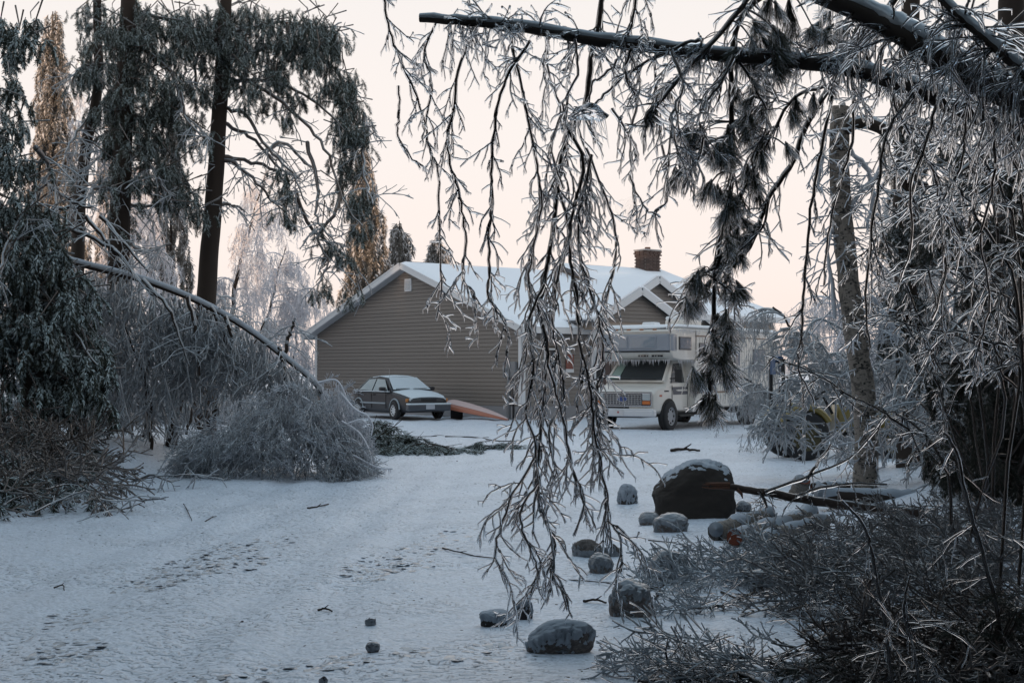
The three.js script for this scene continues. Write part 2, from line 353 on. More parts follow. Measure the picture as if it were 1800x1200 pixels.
  frontGable(4.4, 2.0, 3.28, 4.30, 1.0, -2.5);
  frontGable(6.2, 3.0, 3.22, 4.82, 0.10, -4.6);
  for (const x of [2.55, 6.25]) part('porch_post', box(0.14, 3.0, 0.14, x, 1.5, 0.85), trim, house);
  part('porch_beam', box(3.9, 0.25, 0.16, 4.4, 3.12, 0.86), trim, house);
  // chimney, brick by brick
  { const w = 0.86, d = 0.62, cx = 12.35, cz = -mid + 0.1, y0 = 5.45, c = part('chimney', box(w - 0.03, 1.22, d - 0.03, cx, y0 + 0.55, cz), std(lin(0.16, 0.14, 0.13), 0.95), house);
    const bricks = [0.8, 1, 1.2].map((k) => std(lin(0.080 * k, 0.055 * k, 0.048 * k), 0.9));
    const bg = box(0.20, 0.058, 0.09);
    for (let r = 0; r < 18; r++) { const y = y0 + r * 0.068, grow = r > 14 ? 0.035 : 0, ww = w / 2 + grow, dd = d / 2 + grow;
      for (let k = 0; k < 4; k++) for (const sd of [1, -1]) { const b = part('brick', bg, bricks[Math.floor(R() * 3)], c); b.position.set(cx - ww + 0.1 + k * (2 * ww - 0.2) / 3 + (r % 2 ? 0.03 : -0.03), y, cz + sd * (dd - 0.03)); }
      for (let k = 0; k < 2; k++) for (const sd of [1, -1]) { const b = part('brick', bg, bricks[Math.floor(R() * 3)], c); b.rotation.y = Math.PI / 2; b.position.set(cx + sd * (ww - 0.03), y, cz - 0.12 + k * 0.24); } }
    part('chimney_cap', box(w + 0.1, 0.06, d + 0.1, cx, y0 + 18 * 0.068, cz), std(lin(0.3, 0.3, 0.3), 0.9), house);
    part('flue', cyl(0.12, 0.12, 0.12, 14).translate(cx, y0 + 18 * 0.068 + 0.08, cz), std(lin(0.22, 0.12, 0.09), 0.9), house); }
}
{ // thin smoke standing over the chimney
  seed(29); const o = thing('smoke', V(0.32 + 12.35 * 0.766 + 6.3 * -0.643, 6.95, -45 - 12.35 * 0.643 - 6.3 * 0.766), 0, 'faint wisp of grey smoke rising from the chimney', 'smoke'); o.userData.kind = 'stuff';
  const sm = std(lin(0.45, 0.47, 0.5), 1, { transparent: true, opacity: 0.045 });
  for (let k = 0; k < 9; k++) { const g = new THREE.IcosahedronGeometry(1, 3), p = g.attributes.position, r = 0.16 + k * 0.035; for (let i = 0; i < p.count; i++) { const q = r * (1 + 0.6 * nz(p.getX(i) * 1.3 + k, p.getY(i) * 1.3, p.getZ(i) * 1.3)); p.setXYZ(i, p.getX(i) * q, p.getY(i) * q * 1.3, p.getZ(i) * q); } g.computeVertexNormals(); const m = part('puff', g, sm, o); m.position.set(-0.04 * k * k * 0.35 + rr(-0.06, 0.06), 0.15 + k * 0.17, rr(-0.1, 0.1)); m.castShadow = false; }
}
// ---------- vehicles ----------
// skin over cross sections along x: each station {x, ring: [[z, y], ...]} (half ring, mirrored), closed ends
function hull(stations, mirror = true) {
  const P = [], I = [];
  const rings = stations.map((s) => { const h = s.ring, r = h.map(([z, y]) => [s.x, y, z]); if (mirror) for (let k = h.length - 1; k >= 0; k--) if (Math.abs(h[k][0]) > 1e-4) r.push([s.x, h[k][1], -h[k][0]]); return r; });
  const n = rings[0].length;
  for (const r of rings) for (const p of r) P.push(...p);
  for (let j = 0; j < rings.length - 1; j++) for (let i = 0; i < n; i++) { const a = j * n + i, b = j * n + (i + 1) % n, c = a + n, d = b + n; I.push(a, b, c, b, d, c); }
  for (const [j, f] of [[0, 1], [rings.length - 1, 0]]) for (let i = 1; i < n - 1; i++) { const o = j * n; f ? I.push(o, o + i + 1, o + i) : I.push(o, o + i, o + i + 1); }
  let g = new THREE.BufferGeometry(); g.setAttribute('position', new THREE.Float32BufferAttribute(P, 3)); g.setIndex(I);
  g.computeVertexNormals(); return g;
}
function slabQuad(a, b, c, d, th) { // thin plate with given outer corners, thickened inward
  const n = b.clone().sub(a).cross(d.clone().sub(a)).normalize().multiplyScalar(-th), m = new MB();
  const e = [a, b, c, d].map((v) => v.clone().add(n));
  m.quad(a, b, c, d).quad(e[3], e[2], e[1], e[0]).quad(b, a, e[0], e[1]).quad(c, b, e[1], e[2]).quad(d, c, e[2], e[3]).quad(a, d, e[3], e[0]);
  return m.geo();
}
function wheel(name, r, w, x, y, z, side, parent, rimMat, holes) {
  const t = part(name, new THREE.LatheGeometry([[r * 0.62, -w / 2], [r * 0.9, -w / 2], [r, -w * 0.36], [r, w * 0.36], [r * 0.9, w / 2], [r * 0.62, w / 2]].map((p) => new THREE.Vector2(...p)), 36).rotateX(Math.PI / 2).translate(x, y, z), M.rubber, parent);
  part('rim', new THREE.LatheGeometry([[0.001, w * 0.34], [r * 0.2, w * 0.36], [r * 0.45, w * 0.30], [r * 0.6, w * 0.42], [r * 0.64, w * 0.46], [r * 0.64, -w * 0.3]].map((p) => new THREE.Vector2(...p)), 36).rotateX(side * Math.PI / 2).translate(x, y, z), rimMat, t);
  const hg = cyl(r * 0.075, r * 0.075, 0.02, 10).rotateX(Math.PI / 2), hs = [];
  for (let k = 0; k < holes; k++) { const a = k / holes * Math.PI * 2; hs.push(hg.clone().translate(x + Math.cos(a) * r * 0.47, y + Math.sin(a) * r * 0.47, z + side * w * 0.335)); }
  for (const g of hs) part('vent_hole', g, M.dark, t);
  return t;
}
function icicleRow(a, b, n, len, r, mat, parent, sd) {
  seed(sd); const m = new MB();
  for (let k = 0; k < n; k++) { const p = a.clone().lerp(b, (k + rr(-0.4, 0.4)) / n), l = len * Math.pow(R(), 1.6) + len * 0.15; m.tube([p, p.clone().add(V(0, -l * 0.4, 0)), p.clone().add(V(0, -l, 0))], [r, r * 0.6, r * 0.1], 5); }
  return stuff(m.build('icicles', mat, parent));
}
{
  // ---- sedan ----
  const car = thing('car', V(-3.87, 0.0, -46.2), -57 * Math.PI / 180, 'dark frosted four door sedan parked before the clapboard gable wall', 'car');
  car.position.y = groundY(-3.9, -45.5);
  const paint = phys(lin(0.012, 0.013, 0.018), 0.55, { clearcoat: 0.25, clearcoatRoughness: 0.3 }), glaze = phys(lin(0.30, 0.36, 0.38), 0.5, { clearcoat: 0.3 }), hoar = std(lin(0.56, 0.62, 0.66), 0.8), hoarThin = std(lin(0.24, 0.28, 0.31), 0.7);
  const S = [[-2.16, 0.62, 0.86, 0.42], [-2.08, 0.72, 0.93, 0.30], [-1.6, 0.80, 0.97, 0.24], [-1.2, 0.82, 0.95, 0.22], [-0.2, 0.84, 0.92, 0.20], [0.7, 0.84, 0.93, 0.20], [1.0, 0.83, 0.92, 0.20], [1.5, 0.82, 0.86, 0.22], [1.95, 0.77, 0.77, 0.24], [2.10, 0.70, 0.70, 0.30], [2.15, 0.60, 0.62, 0.38]];
  const ring = (w, top, bot) => [[0, bot], [w * 0.9, bot], [w * 0.97, bot + 0.12], [w, 0.52 * top + 0.06], [w * 0.985, top - 0.14], [w * 0.93, top - 0.04], [w * 0.80, top], [w * 0.4, top + 0.03], [0, top + 0.035]];
  const body = part('body', hull(S.map(([x, w, t, b]) => ({ x, ring: ring(w, t, b) }))), paint, car);
  // frost on bonnet and boot: the upper skin again, a centimetre higher
  const capOf = (list) => hull(list.map(([x, w, t]) => ({ x, ring: [[0, t - 0.01], [w * 0.90, t - 0.035], [w * 0.86, t - 0.002], [w * 0.4, t + 0.044], [0, t + 0.05]] })));
  part('frost_on_bonnet', capOf(S.slice(6, 10)), hoar, body); part('frost_on_boot', capOf(S.slice(1, 3)), hoar, body);
  // cabin
  const G = [[-1.62, 0.70, 0.94], [-0.86, 0.58, 1.36], [-0.2, 0.60, 1.40], [0.25, 0.58, 1.36], [1.02, 0.74, 0.94]];
  const cab = part('cabin', hull(G.map(([x, w, t]) => ({ x, ring: [[0, 0.88], [0.80, 0.88], [w + (1.4 - t) * 0.02, t - 0.03], [w * 0.85, t], [0, t + 0.02]] }))), paint, car);
  part('frost_on_roof', hull([[-0.88, 0.56, 1.37], [-0.2, 0.60, 1.415], [0.27, 0.57, 1.37]].map(([x, w, t]) => ({ x, ring: [[0, t - 0.02], [w * 0.97, t - 0.035], [w * 0.84, t + 0.012], [0, t + 0.035]] }))), hoar, cab);
  part('windscreen', slabQuad(V(0.97, 0.955, 0.70), V(0.97, 0.955, -0.70), V(0.31, 1.345, -0.53), V(0.31, 1.345, 0.53), 0.012).translate(0.045, 0.025, 0), std(lin(0.52, 0.58, 0.62), 0.7), cab);
  part('rear_window', slabQuad(V(-1.6, 0.97, -0.66), V(-1.6, 0.97, 0.66), V(-0.92, 1.345, 0.53), V(-0.92, 1.345, -0.53), 0.012).translate(-0.03, 0.02, 0), glaze, cab);
  for (const s of [1, -1]) {
    const P = (x, y) => V(x, y, s * (0.81 - (y - 0.88) * 0.42 + 0.012)), q = (a, b, c, d) => s > 0 ? slabQuad(a, b, c, d, 0.01) : slabQuad(b, a, d, c, 0.01);
    part('side_window', q(P(-0.28, 0.93), P(0.80, 0.93), P(0.30, 1.30), P(-0.24, 1.32)), glaze, cab);
    part('side_window', q(P(-1.28, 0.95), P(-0.36, 0.93), P(-0.32, 1.32), P(-0.82, 1.30)), glaze, cab);
    part('sill_frost', box(2.5, 0.03, 0.05, -0.35, 0.905, s * 0.80), hoar, body);
    part('side_moulding', box(2.0, 0.05, 0.02, -0.3, 0.52, s * 0.848), hoarThin, body);
    for (const x of [0.72, -0.32, -1.3]) part('door_seam', box(0.012, 0.55, 0.012, x, 0.62, s * 0.835), M.dark, body);
    part('door_handle', rbox(0.16, 0.035, 0.03, 0.01, -0.12, 0.80, s * 0.835), M.dark, body); part('door_handle', rbox(0.16, 0.035, 0.03, 0.01, -1.05, 0.80, s * 0.825), M.dark, body);
    const mi = part('mirror', rbox(0.14, 0.13, 0.22, 0.04, 0.66, 0.99, s * 0.93), paint, car); part('mirror_foot', box(0.08, 0.05, 0.12, 0.68, 0.95, s * 0.83), M.dark, mi);
    for (const x of [1.32, -1.28]) {
      part('wheel_arch', new THREE.TorusGeometry(0.335, 0.028, 8, 24, Math.PI).translate(x, 0.33, s * 0.825), hoarThin, body);
      part('dark_arch_disc', cyl(0.335, 0.335, 0.06, 28).rotateX(Math.PI / 2).translate(x, 0.33, s * 0.812), M.dark, body);  // solid dark disc; the wheel well's shade is put into its colour
      wheel('wheel', 0.295, 0.18, x, 0.29, s * 0.80, s, car, std(lin(0.50, 0.52, 0.54), 0.45), 9);
    }
    part('headlight', rbox(0.10, 0.13, 0.36, 0.03, 2.055, 0.635, s * 0.50), phys(lin(0.42, 0.46, 0.48), 0.2, { clearcoat: 1 }), body);
    part('indicator', rbox(0.08, 0.11, 0.12, 0.02, 2.0, 0.635, s * 0.715), std(lin(0.4, 0.16, 0.04), 0.4), body);
  }
  part('grille', rbox(0.06, 0.10, 0.58, 0.02, 2.125, 0.64, 0), M.dark, body);
  const bump = part('bumper', rbox(0.24, 0.24, 1.60, 0.07, 2.12, 0.40, 0), phys(lin(0.035, 0.042, 0.055), 0.4, { clearcoat: 0.5 }), car);
  part('bumper_frost', rbox(0.22, 0.05, 1.58, 0.02, 2.135, 0.515, 0), hoar, bump); part('licence_plate', box(0.012, 0.15, 0.32, 2.246, 0.42, 0), std(lin(0.36, 0.38, 0.42), 0.5), bump);
  part('rear_bumper', rbox(0.2, 0.24, 1.58, 0.07, -2.14, 0.42, 0), paint, car);
  for (const [z, a] of [[0.35, 0.15], [-0.30, 0.15]]) part('wiper', box(0.02, 0.02, 0.55).rotateY(a).translate(1.02, 1.0, z), M.dark, car);
  part('aerial', cyl(0.005, 0.006, 0.75, 6).rotateZ(0.1).translate(0.78, 1.28, 0.72), M.steel, car);
}
{
  // ---- motorhome ----
  const rv = thing('motorhome', V(4.85, 0, -39.67), -123 * Math.PI / 180, 'cream motorhome with cab over bunk and icicles, parked before the porch gables', 'motorhome');
  rv.position.y = groundY(4.3, -37.3) - 0.03;
  const cream = phys(lin(0.60, 0.575, 0.53), 0.35, { clearcoat: 0.5, clearcoatRoughness: 0.2 }), cream2 = std(lin(0.52, 0.49, 0.44), 0.45), blue = phys(lin(0.25, 0.275, 0.315), 0.4, { clearcoat: 0.4 }), pane = phys(lin(0.10, 0.12, 0.15), 0.12, { clearcoat: 1 }), hoar = std(lin(0.72, 0.74, 0.76), 0.75);
  const rr4 = (w, y0, y1, r = 0.06) => [[0, y0], [w - r, y0], [w, y0 + r], [w, y1 - r], [w - r, y1], [0, y1]];
  // van cab: bonnet and cowl
  const cabin = part('cab', hull([[0.9, 0.98, 0.48, 1.90], [2.05, 0.98, 0.48, 1.92], [2.66, 0.97, 0.48, 1.30], [2.72, 0.97, 0.48, 1.26], [3.2, 0.95, 0.48, 1.17], [3.36, 0.92, 0.50, 1.08], [3.40, 0.90, 0.52, 1.02]].map(([x, w, a, b]) => ({ x, ring: [[0, a], [w - 0.03, a], [w, a + 0.1], [w, Math.min(1.1, b - 0.08)], [w - Math.max(0.05, (b - 1.1) * 0.22), b - 0.02], [w - 0.16 - Math.max(0, b - 1.1) * 0.1, b], [0, b + 0.015]] }))), cream, rv);
  part('bonnet_seam', box(0.02, 0.012, 1.7, 3.385, 1.055, 0), M.dark, cabin);
  part('windscreen', slabQuad(V(2.66, 1.34, 0.84), V(2.66, 1.34, -0.84), V(2.10, 1.89, -0.74), V(2.10, 1.89, 0.74), 0.012).translate(0.045, 0.03, 0), M.glassDark, cabin);
  part('windscreen_frame', plain([box(0.05, 0.05, 1.76, 2.69, 1.345, 0), slabQuad(V(2.68, 1.33, 0.9), V(2.68, 1.33, 0.83), V(2.11, 1.9, 0.74), V(2.11, 1.9, 0.80), 0.02).translate(0.052, 0.036, 0), slabQuad(V(2.68, 1.33, -0.83), V(2.68, 1.33, -0.9), V(2.11, 1.9, -0.80), V(2.11, 1.9, -0.74), 0.02).translate(0.052, 0.036, 0)]), cream, cabin);
  part('sun_visor_card', slabQuad(V(2.63, 1.37, 0.80), V(2.63, 1.37, 0.52), V(2.24, 1.74, 0.50), V(2.14, 1.84, 0.72), 0.01).translate(0.065, 0.045, 0), std(lin(0.22, 0.30, 0.27), 0.6), cabin);
  for (const [z, a] of [[0.42, 0.1], [-0.35, 0.1]]) part('wiper', box(0.02, 0.02, 0.6).rotateY(a).translate(2.76, 1.40, z), M.dark, cabin);
  for (const s of [1, -1]) {
    const P = (x, y) => V(x, y, s * (0.988 - Math.max(0, y - 1.1) * 0.20)), q = (a, b, c, d) => s > 0 ? slabQuad(a, b, c, d, 0.02) : slabQuad(b, a, d, c, 0.02);
    part('door_window', q(P(1.58, 1.30), P(2.42, 1.30), P(2.06, 1.82), P(1.58, 1.84)), M.glassDark, cabin);
    part('door_seam', box(0.015, 1.0, 0.015, 1.46, 0.98, s * 0.978), M.dark, cabin); part('door_seam', box(0.015, 0.75, 0.015, 2.42, 0.86, s * 0.978), M.dark, cabin);
    part('stripe', q(P(1.86, 0.98), P(2.34, 0.98), P(2.40, 1.19), P(1.78, 1.19)), std(lin(0.05, 0.055, 0.075), 0.4), cabin);
    part('stripe', q(P(1.48, 0.98), P(1.80, 0.98), P(1.72, 1.19), P(1.48, 1.19)), std(lin(0.05, 0.055, 0.075), 0.4), cabin);
    part('badge', box(0.28, 0.035, 0.012, 2.72, 1.08, s * 0.965), M.dark, cabin);
    part('side_marker', box(0.14, 0.05, 0.012, 3.05, 0.96, s * 0.955), std(lin(0.4, 0.08, 0.04), 0.4), cabin);
    part('dark_arch_disc', cyl(0.46, 0.46, 0.06, 28).rotateX(Math.PI / 2).translate(2.6, 0.42, s * 0.958), M.dark, cabin);  // flat dark disc, coloured as the shade inside the front arch
    wheel('wheel', 0.40, 0.24, 2.6, 0.40, s * 0.94, s, rv, std(lin(0.26, 0.27, 0.29), 0.4), 8);
    wheel('wheel', 0.40, 0.34, -2.4, 0.40, s * 1.07, s, rv, std(lin(0.26, 0.27, 0.29), 0.4), 8);
    part('dark_arch_disc', cyl(0.50, 0.50, 0.03, 28).rotateX(Math.PI / 2).translate(-2.4, 0.42, s * 1.146), M.dark, rv);  // same dark disc for the shaded rear arch
    const mi = part('mirror', rbox(0.07, 0.34, 0.20, 0.02, 2.52, 1.50, s * 1.22), M.dark, rv); part('mirror_arm', box(0.04, 0.03, 0.26, 2.48, 1.42, s * 1.08), M.dark, mi);
    // lamps in the grille surround
    const h = part('headlight', rbox(0.05, 0.19, 0.24, 0.03, 3.415, 0.93, s * 0.71), phys(lin(0.42, 0.45, 0.46), 0.12, { clearcoat: 1 }), cabin);
    part('indicator', rbox(0.05, 0.10, 0.24, 0.02, 3.415, 0.775, s * 0.71), std(lin(0.50, 0.14, 0.03), 0.35), h);
  }
  const gr = part('grille', rbox(0.04, 0.34, 1.72, 0.02, 3.395, 0.855, 0), std(lin(0.03, 0.032, 0.04), 0.5), cabin);
  for (let k = 0; k < 6; k++) part('grille_bar', box(0.02, 0.016, 1.14, 3.424, 0.725 + k * 0.052, 0), M.chrome, gr);
  for (let k = 0; k < 13; k++) part('grille_bar', box(0.02, 0.27, 0.014, 3.426, 0.855, -0.56 + k * 0.0935), M.steel, gr);
  part('grille_rim', plain([box(0.03, 0.03, 1.76, 3.42, 1.03, 0), box(0.03, 0.03, 1.76, 3.42, 0.68, 0), box(0.03, 0.32, 0.03, 3.42, 0.855, 0.865), box(0.03, 0.32, 0.03, 3.42, 0.855, -0.865)]), M.chrome, gr);
  { const b = part('badge', cyl(0.15, 0.15, 0.02, 24).scale(1, 1, 0.45).rotateZ(Math.PI / 2).rotateX(Math.PI / 2).translate(3.44, 0.87, 0), std(lin(0.03, 0.06, 0.20), 0.3), gr); part('badge_rim', new THREE.TorusGeometry(0.15, 0.012, 8, 28).scale(1, 0.45, 1).rotateY(Math.PI / 2).translate(3.448, 0.87, 0), M.chrome, b); }
  part('air_slot', box(0.03, 0.06, 0.66, 3.405, 0.635, 0.15), M.dark, cabin);
  const bp = part('bumper', rbox(0.22, 0.20, 2.0, 0.05, 3.47, 0.50, 0), phys(lin(0.55, 0.56, 0.58), 0.3, { clearcoat: 0.5 }), rv);
  part('bumper_step', box(0.1, 0.02, 1.9, 3.52, 0.606, 0), hoar, bp); part('licence_plate', box(0.012, 0.15, 0.31, 3.586, 0.50, 0.05), std(lin(0.55, 0.55, 0.56), 0.5), bp);
  part('plate_mark', box(0.006, 0.05, 0.05, 3.594, 0.52, 0.05), std(lin(0.35, 0.08, 0.06), 0.5), bp);
  part('chassis', box(7.6, 0.12, 0.9, -0.6, 0.42, 0), M.dark, rv);
  // coach body, with the bunk over the cab
  const coach = part('coach', hull([[-4.85, 1.10, 0.62, 2.72], [-4.8, 1.14, 0.56, 2.78], [1.3, 1.14, 0.56, 2.80], [1.34, 1.13, 0.60, 2.80]].map(([x, w, a, b]) => ({ x, ring: rr4(w, a, b) }))), cream, rv);
  const bunk = part('bunk', hull([[1.2, 1.14, 1.90, 2.80], [2.2, 1.14, 1.90, 2.80], [2.62, 1.13, 1.96, 2.78], [2.78, 1.11, 2.12, 2.70], [2.74, 1.08, 2.30, 2.66]].map(([x, w, a, b]) => ({ x, ring: rr4(w, a, b, 0.05) }))), cream, rv);
  part('bunk_band', hull([[2.46, 1.145, 2.16, 2.62], [2.66, 1.14, 2.16, 2.64], [2.812, 1.10, 2.17, 2.62], [2.82, 1.05, 2.19, 2.60]].map(([x, w, a, b]) => ({ x, ring: rr4(w, a, b, 0.02) }))), blue, bunk);
  for (const [z, w] of [[0.52, 0.72], [-0.30, 0.80]]) { const f = part('bunk_window', rbox(0.03, 0.34, w, 0.012, 2.826, 2.40, z), blue, bunk); part('pane', box(0.008, 0.28, w - 0.08, 2.843, 2.40, z), phys(lin(0.20, 0.24, 0.28), 0.25, { clearcoat: 1 }), f); }
  part('bunk_trim', box(0.03, 0.03, 2.2, 2.80, 2.145, 0), M.dark, bunk);
   for (let k = 0; k < 9; k++) if (k !== 4) part('letter', box(0.008, 0.05, 0.045 + 0.02 * (k % 3), 2.765 - (2.0 - 1.98) * 0.2, 2.03, -0.15 - k * 0.085), M.glassDark, bunk);
  for (const z of [0.6, 0.2, -0.2, -0.6]) part('marker_lamp', rbox(0.05, 0.05, 0.12, 0.015, 2.70, 2.745, z), std(lin(0.35, 0.16, 0.08), 0.3), bunk);
  for (const s of [1, -1]) {
    const z = s * 1.148;
    for (const [x, y, w, h] of [[1.95, 2.38, 0.75, 0.36], [0.75, 2.20, 0.62, 0.42], [-1.55, 1.93, 0.40, 0.80], [-3.2, 1.95, 0.95, 0.66]]) { const f = part('coach_window', rbox(w, h, 0.03, 0.012, x, y, z), std(lin(0.05, 0.05, 0.055), 0.4), coach); part('pane', box(w - 0.07, h - 0.07, 0.008, x, y, z + s * 0.017), pane, f); }
    part('stripe', box(6.0, 0.035, 0.008, -1.75, 2.60, z), std(lin(0.14, 0.08, 0.05), 0.4), coach);
    part('stripe', box(6.0, 0.05, 0.008, -1.75, 1.02, z), std(lin(0.18, 0.12, 0.08), 0.4), coach);
    for (let k = 0; k < 34; k++) part('rib', box(0.012, 1.9, 0.008, 1.0 - k * 0.172, 1.62, s * 1.144), cream2, coach);
    part('locker_door', box(0.8, 0.35, 0.012, 0.4, 0.82, z), cream2, coach); part('running_board', rbox(0.9, 0.06, 0.22, 0.02, 1.75, 0.40, s * 1.0), M.dark, rv);
    part('skirt', box(5.9, 0.03, 0.02, -1.7, 0.575, s * 1.15), M.dark, coach);
  }
  // snow, vent and air conditioner on the roof
  part('roof_snow', hull([[-4.8, 1.02, 2.78, 2.86], [-4.7, 1.10, 2.78, 2.90], [0, 1.11, 2.79, 2.91], [2.3, 1.11, 2.79, 2.90], [2.62, 1.05, 2.77, 2.86], [2.68, 0.95, 2.76, 2.80]].map(([x, w, a, b]) => ({ x, ring: rr4(w, a, b, 0.045) }))), hoar, rv);
  const ac = part('air_conditioner', rbox(1.05, 0.26, 0.72, 0.10, -0.1, 3.0, -0.1), cream, rv); part('snow_cap', rbox(1.0, 0.12, 0.68, 0.05, -0.1, 3.14, -0.1), hoar, ac);
  part('roof_vent', rbox(0.4, 0.12, 0.4, 0.05, 1.35, 2.94, 0.2), hoar, rv);
  icicleRow(V(2.64, 1.93, 1.05), V(2.64, 1.93, -1.05), 52, 0.17, 0.013, M.frostPale, rv, 91);
  icicleRow(V(2.5, 2.76, -1.165), V(-4.7, 2.76, -1.165), 110, 0.16, 0.011, M.frostPale, rv, 92); icicleRow(V(2.3, 1.91, -1.12), V(1.3, 1.91, -1.12), 14, 0.2, 0.012, M.frostPale, rv, 93);
}
{
  // ---- overturned boat by the wall ----
  const boat = thing('boat', V(0, 0, 0), 0, 'overturned orange plastic hull dusted with frost, leaning beside the sedan', 'boat');
  const a = V(-0.13, groundY(-0.1, -45.2) + 0.02, -44.4), b = V(-2.25, 0.40, -46.0);
  const hullM = phys(lin(0.36, 0.125, 0.07), 0.5, { clearcoat: 0.3 }), hoar = std(lin(0.55, 0.42, 0.40), 0.85);
  const dir = b.clone().sub(a), len = dir.length(), mk = (grow, lo) => {
    const P = [], I = [], n = 18, m = 14, side = V(-dir.z, 0, dir.x).normalize(), up = dir.clone().cross(side).normalize(); if (up.y < 0) up.negate();
    for (let j = 0; j <= n; j++) { const t = j / n, w = 0.44 * Math.pow(Math.sin(Math.min(1, t * 1.15 + 0.02) * Math.PI * 0.5), 0.7) * (t > 0.86 ? Math.sqrt(Math.max(0.02, 1 - Math.pow((t - 0.86) / 0.14, 2))) : 1);
      for (let i = 0; i <= m; i++) { const q = (lo + (1 - 2 * lo) * i / m) * Math.PI, p = a.clone().addScaledVector(dir, t).addScaledVector(side, -Math.cos(q) * w).addScaledVector(up, Math.sin(q) * w * 0.62 + grow); P.push(p.x, p.y, p.z); } }
    for (let j = 0; j < n; j++) for (let i = 0; i < m; i++) { const c = j * (m + 1) + i; I.push(c, c + 1, c + m + 1, c + 1, c + m + 2, c + m + 1); }
    const g = new THREE.BufferGeometry(); g.setAttribute('position', new THREE.Float32BufferAttribute(P, 3)); g.setIndex(I); g.computeVertexNormals(); return g;
  };
  const h = part('hull', mk(0, 0), hullM, boat); part('frost_layer', mk(0.008, 0.20), hoar, h);
  const gun = new MB(); for (const s of [0, 14]) { const P = h.geometry.attributes.position, L = []; for (let j = 0; j <= 18; j++) { const k = j * 15 + s; L.push(V(P.getX(k), P.getY(k), P.getZ(k))); } gun.tube(L, L.map(() => 0.02), 6); } gun.build('gunwale', hullM, boat);
  part('unseen_prop_block', rbox(0.4, 0.36, 0.5, 0.04, -1.85, 0.16, -45.75), M.dark, boat);  // support out of sight; near-black colour darkens the space under the hull
}
{
  // ---- yellow tractor behind the icy twigs ----
  const o = gp(1405, 806), d = -o.z, t = thing('tractor', V(at(1390, 800, d).x, o.y, -d), 0.12, 'small yellow tractor with black tyres behind the drooping icy twigs', 'tractor');
  const yel = phys(lin(0.20, 0.15, 0.035), 0.45, { clearcoat: 0.5 });
  for (const s of [1, -1]) { wheel('wheel', 0.44, 0.24, 0.1, 0.44, s * 0.5, s, t, std(lin(0.06, 0.05, 0.02), 0.6), 6); wheel('wheel', 0.29, 0.18, 1.78, 0.29, s * 0.42, s, t, std(lin(0.10, 0.075, 0.02), 0.6), 5); part('fender', new THREE.TorusGeometry(0.50, 0.07, 8, 20, 2.2).scale(1, 1, 1.6).rotateZ(0.5).translate(0.1, 0.46, s * 0.5), yel, t); }
  part('frame', rbox(1.9, 0.16, 0.34, 0.03, 0.95, 0.42, 0), M.dark, t);
  const hood = part('bonnet', hull([[0.85, 0.24, 0.5, 0.98], [1.2, 0.25, 0.5, 0.98], [1.85, 0.23, 0.5, 0.90], [1.95, 0.19, 0.54, 0.82]].map(([x, w, a, b]) => ({ x, ring: [[0, a], [w, a], [w, b - 0.08], [w - 0.07, b], [0, b + 0.02]] }))), yel, t);
  part('grille', box(0.02, 0.24, 0.3, 1.955, 0.68, 0), M.dark, hood);
  for (const s of [1, -1]) part('headlight', cyl(0.05, 0.05, 0.03, 12).rotateZ(Math.PI / 2).translate(1.965, 0.74, s * 0.1), M.steel, hood);
  const seat = part('seat', rbox(0.42, 0.12, 0.46, 0.05, 0.12, 0.86, 0), M.dark, t); part('backrest', rbox(0.12, 0.46, 0.46, 0.05, -0.10, 1.12, 0), M.dark, seat);
  const st = part('steering_wheel', new THREE.TorusGeometry(0.19, 0.02, 8, 24).rotateX(Math.PI / 2).rotateZ(0.5).translate(0.62, 1.18, 0), M.dark, t); part('steering_column', cyl(0.025, 0.025, 0.4, 8).rotateZ(0.5).translate(0.71, 1.0, 0), M.dark, st);
  part('exhaust', cyl(0.03, 0.03, 0.5, 10).translate(1.3, 1.2, 0.1), M.dark, t);
  part('roll_bar', plain([cyl(0.035, 0.035, 1.3, 8).translate(-0.25, 1.15, 0.36), cyl(0.035, 0.035, 1.3, 8).translate(-0.25, 1.15, -0.36), box(0.07, 0.07, 0.8, -0.25, 1.8, 0)]), M.dark, t);
  part('snow_cap', rbox(0.9, 0.05, 0.4, 0.02, 1.4, 0.985, 0), M.snow, hood);
  const tp = thing('tarp', t.position.clone(), 0.12, 'blue plastic tarp folded over the roll bar of the yellow tractor', 'tarp');
  const pg = new THREE.PlaneGeometry(0.4, 0.26, 12, 12), pp = pg.attributes.position; for (let k = 0; k < pp.count; k++) pp.setZ(k, 0.03 * Math.sin(pp.getX(k) * 14) + 0.02 * nz(pp.getX(k) * 6, pp.getY(k) * 6, 1)); pg.computeVertexNormals();
  const tm = std(lin(0.05, 0.09, 0.17), 0.5, { side: THREE.DoubleSide });
  part('sheet', pg.clone().rotateY(Math.PI / 2).translate(-0.17, 1.68, 0), tm, tp); part('sheet', pg.clone().rotateY(Math.PI / 2).translate(-0.33, 1.68, 0), tm, tp); part('fold', cyl(0.06, 0.06, 0.4, 12).rotateX(Math.PI / 2).translate(-0.25, 1.83, 0), tm, tp);
}
// ---------- growing things: twigs, ice, needles ----------
const UP = V(0, 1, 0);
function randDir() { const z = rr(-1, 1), a = rr(0, 6.2832), s = Math.sqrt(1 - z * z); return V(s * Math.cos(a), z, s * Math.sin(a)); }
function sideDir(dir, ang) { const p = randDir(); p.addScaledVector(dir, -p.dot(dir)).normalize(); return dir.clone().multiplyScalar(Math.cos(ang)).addScaledVector(p, Math.sin(ang)); }
